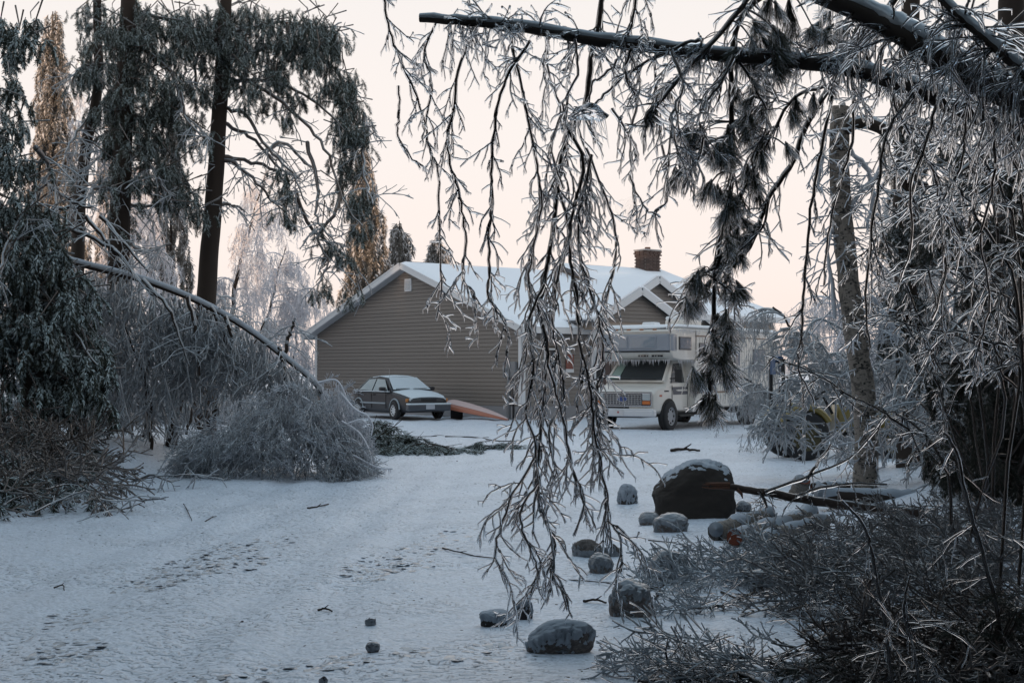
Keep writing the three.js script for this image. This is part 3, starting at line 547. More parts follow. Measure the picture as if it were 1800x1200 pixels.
// an icy twig with side twigs; B = { wood, ice }; o: step, droop, wander, ice, wr (wood sides), sides, gap, every
function twig(B, p0, dir, len, r, lvl, o) {
  const step = o.step || 0.035, n = Math.max(3, Math.round(len / step)), pts = [p0.clone()], d = dir.clone().normalize(), s = len / n, kids = [];
  const p = p0.clone(); let next = rr(0.25, 0.6) * (o.every || 0.08);
  for (let k = 0; k < n; k++) {
    d.x += rr(-1, 1) * o.wander; d.z += rr(-1, 1) * o.wander; d.y += rr(-1, 1) * o.wander - o.droop * s * 10; d.normalize();
    p.addScaledVector(d, s); pts.push(p.clone()); next -= s;
    if (lvl > 0 && next < 0 && k < n - 1) { kids.push([p.clone(), d.clone(), (k + 1) / n]); next = (o.every || 0.08) * rr(0.6, 1.5); }
  }
  coat(B, pts, r, Math.max(0.0007, r * 0.45), o);
  for (const [q, e, t] of kids) {
    const l = len * rr(0.25, 0.6) * (1 - 0.55 * t) + 0.02;
    twig(B, q, sideDir(e, rr(0.45, 1.05)), Math.min(l, o.most || 9), r * 0.62, lvl - 1, o);
  }
}
// wood along pts, and a lumpy ice sleeve round it ending in a drip
function coat(B, pts, r0, r1, o) {
  const n = pts.length, w = taper(n, r0, r1);
  if (B.wood) B.wood.tube(pts, w, o.wr || 4);
  if (B.ice && o.ice > 0) {
    const ph = rr(0, 99), q = pts.slice(), rad = w.map((r, k) => r + o.ice * (0.5 + 0.8 * Math.abs(nz(ph, k * 0.9, 3)) * 2 + (R() < 0.16 ? 0.6 : 0)) * (0.75 + Math.min(0.6, r * 60)));
    if (o.drip) { const e = q[n - 1]; q.push(e.clone().add(V(rr(-1, 1) * 0.002, -o.ice * rr(1.5, 5), rr(-1, 1) * 0.002))); rad.push(o.ice * 0.25); }
    B.ice.tube(q, rad, o.sides || 6, -0.18);
  }
}
function icicles(B, pts, r, every, len, o) { // small icicles under a branch
  for (let k = 1; k < pts.length; k++) { const a = pts[k - 1], b = pts[k], l = a.distanceTo(b); let t = R() * every; while (t < l) { const p = a.clone().lerp(b, t / l), L = len * (0.2 + Math.pow(R(), 1.5)); p.y -= r * 0.8; B.ice.tube([p, V(p.x, p.y - L * 0.45, p.z), V(p.x + rr(-1, 1) * 0.004, p.y - L, p.z)], [o * 1.1, o * 0.7, o * 0.15], 5); t += every * rr(0.4, 1.8); } }
}
// ---- prototypes that are copied many times ----
function sprayGeo(sd, kind) { // one metre of hanging twigs, pointing down from the origin
  seed(sd); const pale = new MB(), dark = new MB();
  const o = { step: 0.09, droop: kind.droop, wander: kind.wander, ice: kind.ice, sides: 3, wr: 3, every: kind.every, most: kind.most || 0.5 };
  const B = { wood: dark, ice: pale };
  twig(B, V(0, 0, 0), V(0.12, -1, 0.05), 1, 0.008, 2, o);
  return { pale: pale.geo(), dark: dark.geo(), tris: pale.count };
}
const SPRAY = [11, 12, 13, 14].map((s) => sprayGeo(s, { droop: 0.10, wander: 0.18, ice: 0.0100, every: 0.085 }));
const BRUSH = [15, 16, 17].map((s) => sprayGeo(s, { droop: 0.01, wander: 0.18, ice: 0.0105, every: 0.09, most: 0.6 }));
const HAIR = [18, 19, 20].map((s) => sprayGeo(s, { droop: 0.16, wander: 0.10, ice: 0.0060, every: 0.085, most: 0.35 }));
function needleSpray(sd, o) { // a hanging conifer branchlet: dark blades and, on the upper side, ice-welded ones
  seed(sd); const dark = new MB(), rime = new MB();
  const axis = []; let p = V(0, 0, 0), d = V(1, -0.15, 0); for (let k = 0; k < 9; k++) { axis.push(p.clone()); d.y -= o.droop; d.normalize(); p.addScaledVector(d, 1 / 8); }
  dark.tube(axis, taper(9, 0.02, 0.008), 3);
  for (let k = 0; k < o.n; k++) {
    const t = Math.pow(R(), 0.8) * 7.9, i = Math.floor(t), q = axis[i].clone().lerp(axis[i + 1], t - i), ax = axis[i + 1].clone().sub(axis[i]).normalize();
    const e = sideDir(ax, rr(0.4, 1.2)); e.y -= o.hang; e.normalize();
    const L = rr(0.6, 1.2) * o.len, w = o.wide * rr(0.7, 1.3), side = e.clone().cross(randDir()).normalize().multiplyScalar(w), tip = q.clone().addScaledVector(e, L), m = q.clone().addScaledVector(e, L * 0.55); m.y += L * 0.05;
    const up = e.y > -0.75 && R() < o.rime, B = up ? rime : dark; if (up) { m.y += 0.012; }
    B.tri(q, m.clone().add(side), m.clone().sub(side)); B.tri(m.clone().add(side), tip, m.clone().sub(side));
  }
  return { dark: dark.geo(), pale: rime.geo() };
}
const NEEDLES = [31, 32, 33, 34].map((s) => needleSpray(s, { n: 150, len: 0.27, wide: 0.011, droop: 0.18, hang: 0.25, rime: 0.46 }));
const FLAT = [35, 36, 37].map((s) => needleSpray(s, { n: 150, len: 0.24, wide: 0.018, droop: 0.22, hang: 0.4, rime: 0.75 }));
// scatter of prototype copies: add transforms, then build two InstancedMeshes (dark, pale) per prototype as parts
class Scatter {
  constructor(protos) { this.protos = protos; this.m = protos.map(() => []); }
  add(p, rotY, tiltX, tiltZ, s, sy) { const q = new THREE.Quaternion().setFromEuler(new THREE.Euler(tiltX, rotY, tiltZ, 'YXZ')); this.m[Math.floor(R() * this.protos.length)].push(new THREE.Matrix4().compose(p, q, V(s, sy || s, s))); }
  aim(p, dir, s) { // prototype's -y along dir
    const q = new THREE.Quaternion().setFromUnitVectors(V(0, -1, 0), dir.clone().normalize()).multiply(new THREE.Quaternion().setFromAxisAngle(UP, rr(0, 6.28))); this.m[Math.floor(R() * this.protos.length)].push(new THREE.Matrix4().compose(p, q, V(s, s, s)));
  }
  build(parent, names, mats) {
    this.protos.forEach((pr, k) => { if (!this.m[k].length) return; for (const [key, i] of [['dark', 0], ['pale', 1]]) { if (!mats[i]) continue; const im = new THREE.InstancedMesh(pr[key], mats[i], this.m[k].length); this.m[k].forEach((x, j) => im.setMatrixAt(j, x)); im.name = names[i]; shade(im); stuff(im); parent.add(im); } });
  }
}
// points spread through pixel blobs [x, y, rx, ry, count] at distance d +- spread metres
function blobPoints(blobs, d, spread, f) {
  for (const [x, y, rx, ry, n] of blobs) for (let k = 0; k < n; k++) { const a = rr(0, 6.2832), q = Math.sqrt(R()), dd = d + rr(-1, 1) * spread * Math.sqrt(1 - 0.8 * q * q); f(at(x + Math.cos(a) * q * rx, y + Math.sin(a) * q * ry, dd), Math.cos(a) * q, Math.sin(a) * q); }
}
const line = (d, ...c) => { const p = []; for (let k = 0; k < c.length; k += 2) { const dd = Array.isArray(d) ? d[0] + (d[1] - d[0]) * k / Math.max(2, c.length - 2) : d; p.push(at(c[k], c[k + 1], dd)); } return p; };
function kinky(pts, n, amp) { const q = smooth(pts, n); for (let k = 1; k < q.length; k++) { q[k].x += rr(-amp, amp); q[k].y += rr(-amp, amp); q[k].z += rr(-amp, amp); } return q; }
// ---------- the ice-laden birch limb that hangs over the drive, close to the camera ----------
{
  seed(501);
  const birch = thing('birch_tree', V(4.4, groundY(4.4, -6.4), -6.4), 0, 'birch whose bare ice coated limb hangs across the top with long drooping twigs', 'tree');
  const o0 = birch.position, rel = (pts) => pts.map((p) => p.clone().sub(o0));
  const W = new MB(), I = new MB(), B = { wood: W, ice: I };
  // trunk outside the frame and the limb
  const trunk = new MB(), tp = smooth([V(0, -0.2, 0), V(0.05, 1.2, 0.02), V(-0.02, 2.6, 0.05), V(0.1, 4.4, 0), V(0.25, 6.5, -0.1)], 24); trunk.tube(tp, taper(25, 0.16, 0.07), 14); trunk.build('trunk', M.bark, birch);
  const limbP = smooth([...line([7.3, 6.6], 738, 33, 820, 38, 900, 46, 1050, 71, 1230, 93, 1400, 108, 1520, 128, 1640, 168, 1720, 203, 1800, 235, 1950, 300), V(4.4, 1.9, -6.4)], 70);
  const limb = rel(limbP); limb.forEach((p, k) => { p.y += 0.006 * nz(k * 0.6, 1, 2); });
  const L1 = new MB(), limbR = taper(71, 0.018, 0.054, 0.9); L1.tube(limb, limbR, 10); L1.build('limb', M.bark, birch);
  const cap = new MB(); cap.tube(limb, limbR.map((r, k) => r * (0.80 + 0.22 * nz(k * 0.5, 5, 1)) + 0.004), 9, 0.75); cap.build('ice_cap', M.frostGrey, birch);
  // the drooping main shoots, [distance, wood radius, side twig spacing, side twig length, levels, pixel line]
  const shoots = [
    [7.3, 0.011, 0.050, 0.30, [1066, -70, 1056, 17, 1038, 110, 1027, 192, 1002, 225, 986, 292, 973, 392, 957, 500, 947, 543, 958, 583, 962, 630, 957, 685, 949, 760, 943, 829, 941, 854, 955, 908, 975, 952, 969, 1003, 1000, 1060]],
    [7.2, 0.007, 0.050, 0.26, [1000, 230, 1025, 280, 1012, 350, 1000, 430, 1010, 500, 1016, 547, 1019, 600, 1035, 673, 1040, 710, 1047, 769, 1056, 813, 1066, 876, 1066, 908, 1088, 940, 1094, 1003]],
    [7.4, 0.006, 0.055, 0.20, [836, 50, 807, 121, 794, 208, 786, 258, 800, 317, 813, 375, 818, 440, 813, 490, 832, 513, 838, 545]],
    [7.2, 0.006, 0.050, 0.17, [932, 71, 890, 137, 873, 200, 863, 300, 865, 346, 859, 417, 860, 480, 856, 510, 868, 540, 882, 560, 894, 592, 892, 624]],
    [7.25, 0.005, 0.055, 0.22, [894, 54, 923, 179, 944, 292, 952, 346, 940, 430, 930, 480, 935, 560, 920, 640]],
    [7.5, 0.005, 0.050, 0.18, [668, -60, 677, 17, 690, 75, 719, 137, 740, 192, 757, 267, 769, 292, 771, 396, 775, 496, 768, 560]],
    [7.6, 0.0035, 0.060, 0.12, [700, 150, 702, 196, 698, 233, 715, 267, 738, 295]],
    [7.0, 0.006, 0.060, 0.20, [1130, -60, 1115, 17, 1094, 92, 1060, 135, 1044, 142, 1035, 190]],
    [6.9, 0.008, 0.060, 0.24, [1230, 70, 1190, 83, 1115, 121, 1065, 165, 1038, 192]],
    [7.1, 0.004, 0.055, 0.20, [1075, 190, 1098, 225, 1119, 267, 1109, 308, 1136, 367, 1160, 382]],
    [7.1, 0.004, 0.060, 0.18, [1150, 100, 1155, 190, 1161, 233, 1173, 350, 1150, 375]],
    [7.15, 0.005, 0.048, 0.24, [1040, 271, 1018, 375, 1020, 442, 1040, 520, 1052, 560, 1060, 640, 1048, 700, 1058, 770, 1085, 812]],
    [7.3, 0.004, 0.050, 0.22, [1030, 260, 1065, 350, 1082, 408, 1078, 470, 1062, 540, 1050, 620, 1030, 700, 1050, 790]],
    [7.35, 0.005, 0.050, 0.24, [980, 330, 1000, 400, 985, 470, 970, 560, 985, 640, 990, 700, 965, 760, 985, 850]],
    [7.15, 0.005, 0.055, 0.22, [957, 500, 930, 560, 938, 650, 925, 720, 940, 800, 905, 860, 885, 915, 870, 970, 890, 1030]],
    [7.25, 0.004, 0.055, 0.22, [945, 850, 915, 900, 925, 950, 945, 1000, 930, 1050]],
    [7.2, 0.004, 0.055, 0.20, [962, 640, 990, 740, 1005, 820, 1025, 880, 1010, 940]],
    [7.5, 0.0045, 0.055, 0.20, [770, 34, 745, 90, 760, 150, 750, 200, 742, 250]],
    [7.4, 0.0045, 0.050, 0.20, [960, 62, 965, 130, 985, 190, 970, 260, 990, 330]],
    [7.0, 0.0045, 0.055, 0.22, [1010, 68, 1015, 130, 990, 180, 1000, 240]],
    [6.8, 0.006, 0.060, 0.24, [1290, 98, 1265, 150, 1230, 200, 1235, 260, 1200, 330]],
    [6.8, 0.005, 0.055, 0.22, [1180, 88, 1200, 150, 1180, 210, 1195, 280]],
    [6.9, 0.005, 0.055, 0.22, [1110, 76, 1100, 130, 1120, 180, 1105, 240]],
    [6.7, 0.006, 0.060, 0.20, [1610, 155, 1562, 228, 1545, 330, 1531, 430, 1522, 530, 1530, 610]],
    [6.9, 0.006, 0.070, 0.16, [1470, 118, 1448, 250, 1428, 350, 1416, 480, 1411, 560, 1405, 650, 1432, 706]],
    [6.9, 0.005, 0.060, 0.20, [1500, 122, 1500, 240, 1475, 330, 1455, 420, 1450, 500]],
    [6.6, 0.005, 0.055, 0.24, [1700, 195, 1690, 290, 1650, 370, 1665, 460, 1640, 560]],
    [6.5, 0.005, 0.055, 0.26, [1750, 215, 1745, 330, 1725, 420, 1740, 520, 1720, 620]],
    [6.6, 0.005, 0.055, 0.24, [1650, 175, 1625, 260, 1600, 330, 1605, 420, 1580, 500]],
    [6.7, 0.004, 0.060, 0.2, [1560, 140, 1590, 220, 1640, 300, 1660, 380, 1700, 450]],
  ];
  for (const [d, r, every, len, px] of shoots) {
    const n = Math.round(px.length * 2.2), pts = rel(kinky(line([d, d + rr(-0.25, 0.25)], ...px), n, 0.006));
    const far = px[px.length - 2] > 1400, thin = far ? 0.5 : 0.68, o = { step: 0.026, droop: far ? 0.42 : 0.36, wander: 0.24, ice: far ? 0.0040 : 0.0052, sides: 6, wr: 5, every: 0.05, drip: true, most: 0.26 };
    coat(B, pts, r, 0.0026, { ...o, ice: o.ice * 1.1 });
    let s = 0;
    for (let k = 1; k < pts.length - 1; k++) {
      const e = pts[k + 1].clone().sub(pts[k - 1]).normalize(); s += pts[k].distanceTo(pts[k - 1]);
      while (s > every) { s -= every; if (R() < thin) { const dr = sideDir(e, rr(0.4, 1.0)); dr.z *= 0.8; twig(B, pts[k], dr, len * rr(0.35, 1.4), r * 0.22 + 0.0013, 1 + (R() < 0.45 ? 1 : 0), o); } }
    }
  }
  // fine twigs along the limb itself
  for (let k = 4; k < 66; k++) for (let c = 0; c < 3; c++) {
    const p = limb[k].clone(); twig(B, p, V(rr(-0.6, 0.6), rr(-1, 0.5), rr(-0.7, 0.7)), rr(0.08, 0.34), 0.0025, 2, { step: 0.03, droop: 0.20, wander: 0.2, ice: 0.0058, sides: 6, wr: 4, every: 0.06, drip: true, most: 0.2 });
  }
  icicles(B, limb, 0.03, 0.05, 0.07, 0.004);
  // the ice lump where two shoots have frozen together
  { const c = at(1034, 196, 7.1).sub(o0), g = new THREE.IcosahedronGeometry(1, 4), p = g.attributes.position;
    for (let k = 0; k < p.count; k++) { const v = V(p.getX(k), p.getY(k), p.getZ(k)), q = 1 + 0.3 * nz(v.x * 1.6, v.y * 1.6, v.z * 1.6); p.setXYZ(k, v.x * 0.095 * q, v.y * 0.042 * q - 0.03 * v.x * v.x, v.z * 0.06 * q); }
    g.computeVertexNormals(); part('ice_lump', mergeVertices(g.deleteAttribute('uv')), M.ice, birch).position.copy(c);
    for (let k = 0; k < 9; k++) { const a = c.clone().add(V(rr(-0.08, 0.08), -0.03, rr(-0.03, 0.03))); I.tube([a, a.clone().add(V(rr(-0.01, 0.03), -0.05, 0)), a.clone().add(V(rr(-0.01, 0.05), rr(-0.1, -0.18), 0))], [0.008, 0.006, 0.001], 6); } }
  W.build('twigs', M.barkWet, birch) && stuff(birch.children[birch.children.length - 1]);
  I.build('ice_coat', M.ice, birch) && stuff(birch.children[birch.children.length - 1]);
  console.log('birch twigs', W.count, I.count);
}
// ---------- pine boughs with ice-welded needle tufts, hanging right of centre ----------
function tuftGeo(sd, n, len, spread) {
  seed(sd); const dark = new MB(), ice = new MB();
  for (let k = 0; k < n; k++) {
    const a = rr(0, 6.28), q = spread * Math.sqrt(R()), d = V(Math.sin(q) * Math.cos(a), -Math.cos(q), Math.sin(q) * Math.sin(a)), L = len * rr(0.75, 1.1), b = V(rr(-1, 1) * 0.006, rr(0, 0.05), rr(-1, 1) * 0.006);
    const m = b.clone().addScaledVector(d, L * 0.55), e = m.clone().addScaledVector(d, L * 0.45).add(V(0, -L * 0.10, 0));
    if (R() < 0.32) ice.tube([b, m, e], [0.0022, 0.0024, 0.0016], 4); else dark.tube([b, m, e], [0.0011, 0.0013, 0.0006], 3);
  }
  for (let k = 0; k < 5; k++) { const a = rr(0, 6.28), q = spread * rr(0.3, 0.9), d = V(Math.sin(q) * Math.cos(a), -Math.cos(q), Math.sin(q) * Math.sin(a)); ice.tube([V(0, 0, 0), d.clone().multiplyScalar(len * 0.6), d.clone().multiplyScalar(len * 1.02)], [0.004, 0.0055, 0.002], 5); }
  return [dark.geo(), ice.geo()];
}
const TUFTS = [tuftGeo(61, 120, 0.125, 0.75), tuftGeo(62, 120, 0.135, 0.55), tuftGeo(63, 100, 0.11, 1.0), tuftGeo(64, 140, 0.14, 0.42)];
{
  seed(520);
  const pine = thing('pine_tree', V(2.9, groundY(2.9, -7.2), -7.2), 0, 'pine whose dark boughs hang into the picture with drooping brooms of icy needles', 'tree');
  const o0 = pine.position, rel = (pts) => pts.map((p) => p.clone().sub(o0));
  const trunk = new MB(); trunk.tube(smooth([V(2.2, -0.2, 1.6), V(2.15, 2, 1.6), V(2.0, 5, 1.5), V(1.9, 8, 1.4)], 20), taper(21, 0.22, 0.12), 14); trunk.build('trunk', M.bark, pine);
  const needles = std(lin(0.042, 0.042, 0.022), 0.6), I = new MB(), stems = new MB();
  const ends = [[V(2.0, 4.6, 1.5)], []];
  const tuft = (p, dir, s) => { const k = Math.floor(R() * 4), t = part('needle_tuft', TUFTS[k][0], needles, pine); t.position.copy(p); t.quaternion.setFromUnitVectors(V(0, -1, 0), dir.clone().normalize()); t.rotateY(rr(0, 6.28)); t.scale.setScalar(s); part('ice', TUFTS[k][1], M.ice, t); };
  const boughs = [
    [7.0, 0.016, [1560, -160, 1430, -60, 1310, 20, 1287, 90, 1285, 150, 1288, 260, 1285, 330, 1270, 400, 1258, 470, 1254, 560, 1250, 640, 1244, 735]],
    [7.3, 0.018, [1620, -80, 1560, 20, 1505, 75, 1462, 150, 1422, 215, 1392, 290, 1352, 350, 1322, 430, 1290, 470]],
    [6.9, 0.014, [1420, -120, 1330, -20, 1295, 25, 1220, 110, 1160, 180, 1138, 205, 1137, 226]],
    [7.2, 0.010, [1505, 75, 1440, 80, 1390, 110, 1340, 130, 1310, 200, 1265, 250, 1225, 280]],
    [7.1, 0.008, [1462, 150, 1400, 170, 1360, 230, 1330, 290, 1300, 350, 1278, 420]],
    [7.0, 0.007, [1287, 90, 1330, 160, 1350, 210, 1320, 280]],
    [6.95, 0.007, [1285, 240, 1240, 250, 1205, 262]],
    [7.0, 0.005, [1278, 300, 1230, 262, 1200, 265, 1182, 305]],
    [7.0, 0.006, [1258, 470, 1215, 500, 1205, 540]],
    [7.0, 0.006, [1256, 490, 1290, 520, 1305, 545]],
    [7.1, 0.006, [1352, 350, 1340, 400, 1300, 440, 1268, 460]],
    [7.0, 0.010, [1505, 75, 1530, 110, 1560, 150, 1575, 215]],
  ];
  for (const [d, r, px] of boughs) { const pts = rel(kinky(line([d, d + rr(-0.15, 0.15)], ...px), px.length * 2, 0.004)); stems.tube(pts, taper(pts.length, r, r * 0.4), 7); I.tube(pts.map((p) => p.clone().add(V(0, r * 0.5, 0))), taper(pts.length, r * 0.9 + 0.002, r * 0.6 + 0.002), 7); boughs.pts = (boughs.pts || []).concat([pts]); }
  // brooms: [x, y, rx, ry, count, lean]
  const spots = [[1212, 245, 26, 16, 7], [1275, 282, 26, 16, 7], [1192, 318, 10, 8, 3], [1265, 350, 26, 20, 8], [1300, 400, 30, 40, 12], [1282, 455, 26, 22, 8], [1240, 505, 26, 18, 6], [1290, 520, 22, 22, 6], [1225, 545, 18, 16, 4], [1275, 575, 18, 16, 5], [1258, 622, 30, 26, 9], [1240, 665, 26, 14, 5], [1272, 660, 18, 18, 5], [1245, 712, 14, 22, 6], [1345, 60, 40, 30, 9], [1300, 130, 30, 50, 9], [1385, 110, 50, 36, 14], [1335, 190, 36, 40, 10], [1300, 230, 26, 40, 7], [1440, 60, 50, 26, 12], [1505, 85, 34, 24, 8], [1360, 260, 30, 40, 6], [1170, 190, 26, 26, 3], [1420, 200, 30, 30, 4], [1330, 320, 26, 30, 6], [1560, 130, 30, 40, 5], [1220, 110, 26, 26, 4], [1350, 20, 60, 14, 6]];
  const all = boughs.pts.flat();
  for (const [x, y, rx, ry, n] of spots) for (let k = 0; k < Math.round(n * 0.8); k++) {
    const a = rr(0, 6.28), q = Math.sqrt(R()), p = at(x + Math.cos(a) * q * rx, y - 12 + Math.sin(a) * q * ry, 7.05 + rr(-0.22, 0.22)).sub(o0);
    let best = all[0], bd = 9; for (const s of all) { const e = s.distanceTo(p) + (s.y < p.y ? 0.15 : 0); if (e < bd) { bd = e; best = s; } }
    const mid = best.clone().lerp(p, 0.5).add(V(0, 0.02, 0)), st = smooth([best, mid, p], 6); stems.tube(st, taper(7, 0.0035, 0.002), 5);
    if (R() < 0.4) I.tube(st, taper(7, 0.006, 0.004), 5);
    tuft(p, V(rr(-0.5, 0.5), -1, rr(-0.4, 0.4)).add(p.clone().sub(best).multiplyScalar(3)), rr(0.6, 1.0));
  }
  // a curtain of ice in the crook of the third bough
  { const m = new MB(), A = boughs.pts[2]; for (let k = 16; k < 24; k++) { const p = A[k], q = at(1140 + (24 - k) * 13, 226 - (24 - k) * 3, 6.9).sub(o0); m.tube(smooth([p, p.clone().lerp(q, 0.5).add(V(0, -0.015, 0)), q], 6), [0.006, 0.009, 0.008, 0.009, 0.008, 0.007, 0.004], 6); } stuff(m.build('ice_web', M.ice, pine)); }
  const W2 = new MB(); for (const pts of boughs.pts) for (let k = 3; k < pts.length - 1; k += 1) if (R() < 0.75) twig({ wood: stems, ice: I }, pts[k], sideDir(pts[k + 1].clone().sub(pts[k]).normalize(), rr(0.5, 1)), rr(0.08, 0.25), 0.0024, 1, { step: 0.03, droop: 0.2, wander: 0.2, ice: 0.005, sides: 6, wr: 4, every: 0.07, drip: true });
  stuff(stems.build('boughs', M.barkWet, pine)); stuff(I.build('ice_coat', M.ice, pine));
}
{
  // ---- the stout snow-topped limb in the upper right corner, with icicles ----
  seed(530);
  const t = thing('maple_tree', V(3.6, groundY(3.6, -6), -6), 0, 'stout dark limb with snow along its top in the upper right, hung with icicles', 'tree');
  const o0 = t.position, rel = (pts) => pts.map((p) => p.clone().sub(o0)), B = { wood: new MB(), ice: new MB() };
  const tr = new MB(); tr.tube(smooth([V(0.2, -0.2, 0), V(0.15, 2, 0), V(0.1, 4, 0), V(0, 7, 0)], 16), taper(17, 0.24, 0.15), 14); tr.build('trunk', M.bark, t);
  const limbs = [[6.4, 5.9, 0.045, 0.075, [1440, -10, 1540, 32, 1600, 66, 1700, 128, 1790, 172, 1960, 260]], [6.0, 5.7, 0.018, 0.028, [1640, -20, 1690, 30, 1740, 72, 1800, 125, 1900, 200]]];
  for (const [d0, d1, ra, rb, px] of limbs) {
    const p = rel(smooth(line([d0, d1], ...px), 40)), r = taper(41, ra, rb), m = new MB(); m.tube(p, r, 12); m.build('limb', M.bark, t);
    const c = new MB(); c.tube(p, r.map((q, k) => q * (0.84 + 0.15 * nz(k * 0.7, 4, 2)) + 0.004), 10, 0.66); c.build('ice_cap', M.frostGrey, t);
    icicles(B, p, ra, 0.016, 0.16, 0.0045);
    for (let k = 2; k < 38; k++) for (let c2 = 0; c2 < 2; c2++) twig(B, p[k], V(rr(-0.8, 0.6), rr(-1, 0.6), rr(-0.6, 0.6)), rr(0.12, 0.4), 0.003, 1, { step: 0.035, droop: 0.3, wander: 0.16, ice: 0.006, sides: 6, wr: 4, every: 0.09, drip: true, most: 0.25 });
  }
  stuff(B.wood.build('twigs', M.barkWet, t)); stuff(B.ice.build('ice_coat', M.ice, t));
}
// ---------- tall ice-laden trees on the left ----------
function branchOn(mb, d, r0, r1, px, o0, amp = 0.02) { const p = kinky(line(d, ...px), px.length * 2, amp).map((q) => q.sub(o0)); mb.tube(p, taper(p.length, r0, r1), 6); return p; }
function fringe(B, pts, n, len, r, lvl, o) { for (let k = 0; k < n; k++) { const q = pts[Math.floor(R() * (pts.length - 1))]; twig(B, q, V(rr(-1, 1), rr(-0.9, 0.2), rr(-1, 1)), len * rr(0.4, 1.2), r, lvl, o); } }
const FAR = { step: 0.12, droop: 0.07, wander: 0.16, ice: 0.006, sides: 4, wr: 4, every: 0.22, most: 0.9 };
// a tree: trunk line, branches, foliage blobs; everything placed as seen in the photograph
function conifer(name, d, base, label, cfg) {
  const g = gp(base[0], base[1]), root = thing(name, V(at(base[0], base[1], d).x, 0, -d), 0, label, 'tree'); root.position.y = groundY(root.position.x, -d) - 0.05; const o0 = root.position;
  const tr = new MB(), tp = smooth([V(0, 0, 0), ...line(d, ...cfg.trunk).map((p) => p.sub(o0))], 44); tp.forEach((p, k) => { p.x += 0.02 * nz(k * 0.4, 2, d); }); tr.tube(tp, taper(45, cfg.r[0], cfg.r[1]), 12); tr.build('trunk', M.bark, root);
  const B = { wood: new MB(), ice: new MB() }, brs = (cfg.branches || []).map((px) => branchOn(B.wood, [d, d + rr(-1.6, 1.6)], 0.045, 0.014, px, o0, 0.03));
  for (const p of brs) { fringe(B, p, cfg.fringe || 14, 0.8, 0.007, 2, FAR); B.ice.tube(p, taper(p.length, 0.034, 0.012), 5, 0.6); }
  if (B.wood.count) stuff(B.wood.build('branches', M.twigDark, root)); if (B.ice.count) stuff(B.ice.build('ice_coat', M.frostGrey, root));
  const s = new Scatter(cfg.proto || NEEDLES), B2 = new MB();
  blobPoints(cfg.blobs.map(([x, y, a, b, n]) => [x, y, a, b, Math.round(n * (cfg.dense || 0.20))]), d, cfg.spread || 0.9, (p) => {
    p.sub(o0); const n = 4 + Math.floor(R() * 7), cr = rr(0.12, 0.26) * d / 27;       // one drooping lump of sprays on its own twig
    if (R() < 0.6) B2.tube([p.clone().add(V(rr(-0.5, 0.5), rr(0.1, 0.5), rr(-0.4, 0.4))), p.clone().add(V(rr(-0.1, 0.1), 0.1, 0)), p], [0.014, 0.010, 0.006], 4);
    for (let k = 0; k < n; k++) s.add(p.clone().add(V(rr(-1, 1) * cr, rr(-0.7, 0.5) * cr, rr(-1, 1) * cr)), rr(0, 6.28), rr(-0.4, 0.4), rr(-1.0, 0.0), rr(0.18, 0.36) * (cfg.size || 1));
  });
  if (B2.count) stuff(B2.build('twigs', M.twigDark, root));
  s.build(root, ['foliage', 'ice_crust'], [cfg.leaf || M.needle, cfg.rime || M.rime]);
  return root;
}
seed(601);
conifer('pine_tree', 28, [362, 789], 'tall pine with bare leaning dark trunk and drooping icy crown left of the gable', { trunk: [360, 620, 362, 520, 372, 400, 380, 280, 388, 160, 392, 80, 398, -20, 402, -220], r: [0.24, 0.10],
  branches: [[395, 60, 480, 40, 560, 48, 602, 42], [395, 110, 480, 84, 560, 100, 605, 150, 626, 210, 634, 255], [392, 150, 450, 140, 520, 160, 580, 200, 622, 250], [392, 190, 430, 202, 470, 262, 512, 305, 540, 360], [390, 215, 440, 240, 490, 296, 525, 310], [388, 275, 440, 285, 490, 305, 505, 340, 500, 372], [387, 278, 430, 300, 470, 345, 500, 372], [386, 360, 410, 362, 430, 372], [400, 120, 480, 170, 540, 220, 580, 280, 602, 350, 640, 400], [520, 335, 545, 400, 585, 432, 622, 470, 640, 530], [540, 250, 560, 330, 555, 380, 590, 425], [392, 60, 350, 90, 345, 150, 365, 172], [600, 300, 590, 370, 560, 420, 575, 460, 560, 500], [640, 200, 640, 300, 655, 360], [470, 262, 500, 250, 540, 290, 560, 300]],
  blobs: [[470, 50, 120, 40, 330], [400, 60, 60, 60, 140], [350, 60, 50, 50, 100], [440, 120, 60, 36, 110], [510, 100, 60, 40, 120], [560, 60, 46, 36, 90], [585, 130, 34, 50, 90], [608, 200, 26, 50, 110], [618, 245, 18, 26, 46], [430, 160, 34, 14, 26], [490, 170, 36, 26, 40], [345, 130, 20, 44, 50], [350, 165, 16, 18, 20], [500, 320, 20, 30, 36], [500, 365, 14, 16, 16], [490, 290, 20, 10, 10], [588, 432, 18, 16, 26], [622, 330, 24, 50, 80], [605, 290, 18, 20, 24], [566, 492, 9, 30, 18], [605, 450, 16, 16, 16], [622, 520, 10, 18, 10], [560, 390, 8, 10, 5], [485, 200, 20, 10, 10], [635, 390, 14, 20, 18]], spread: 1.1 });
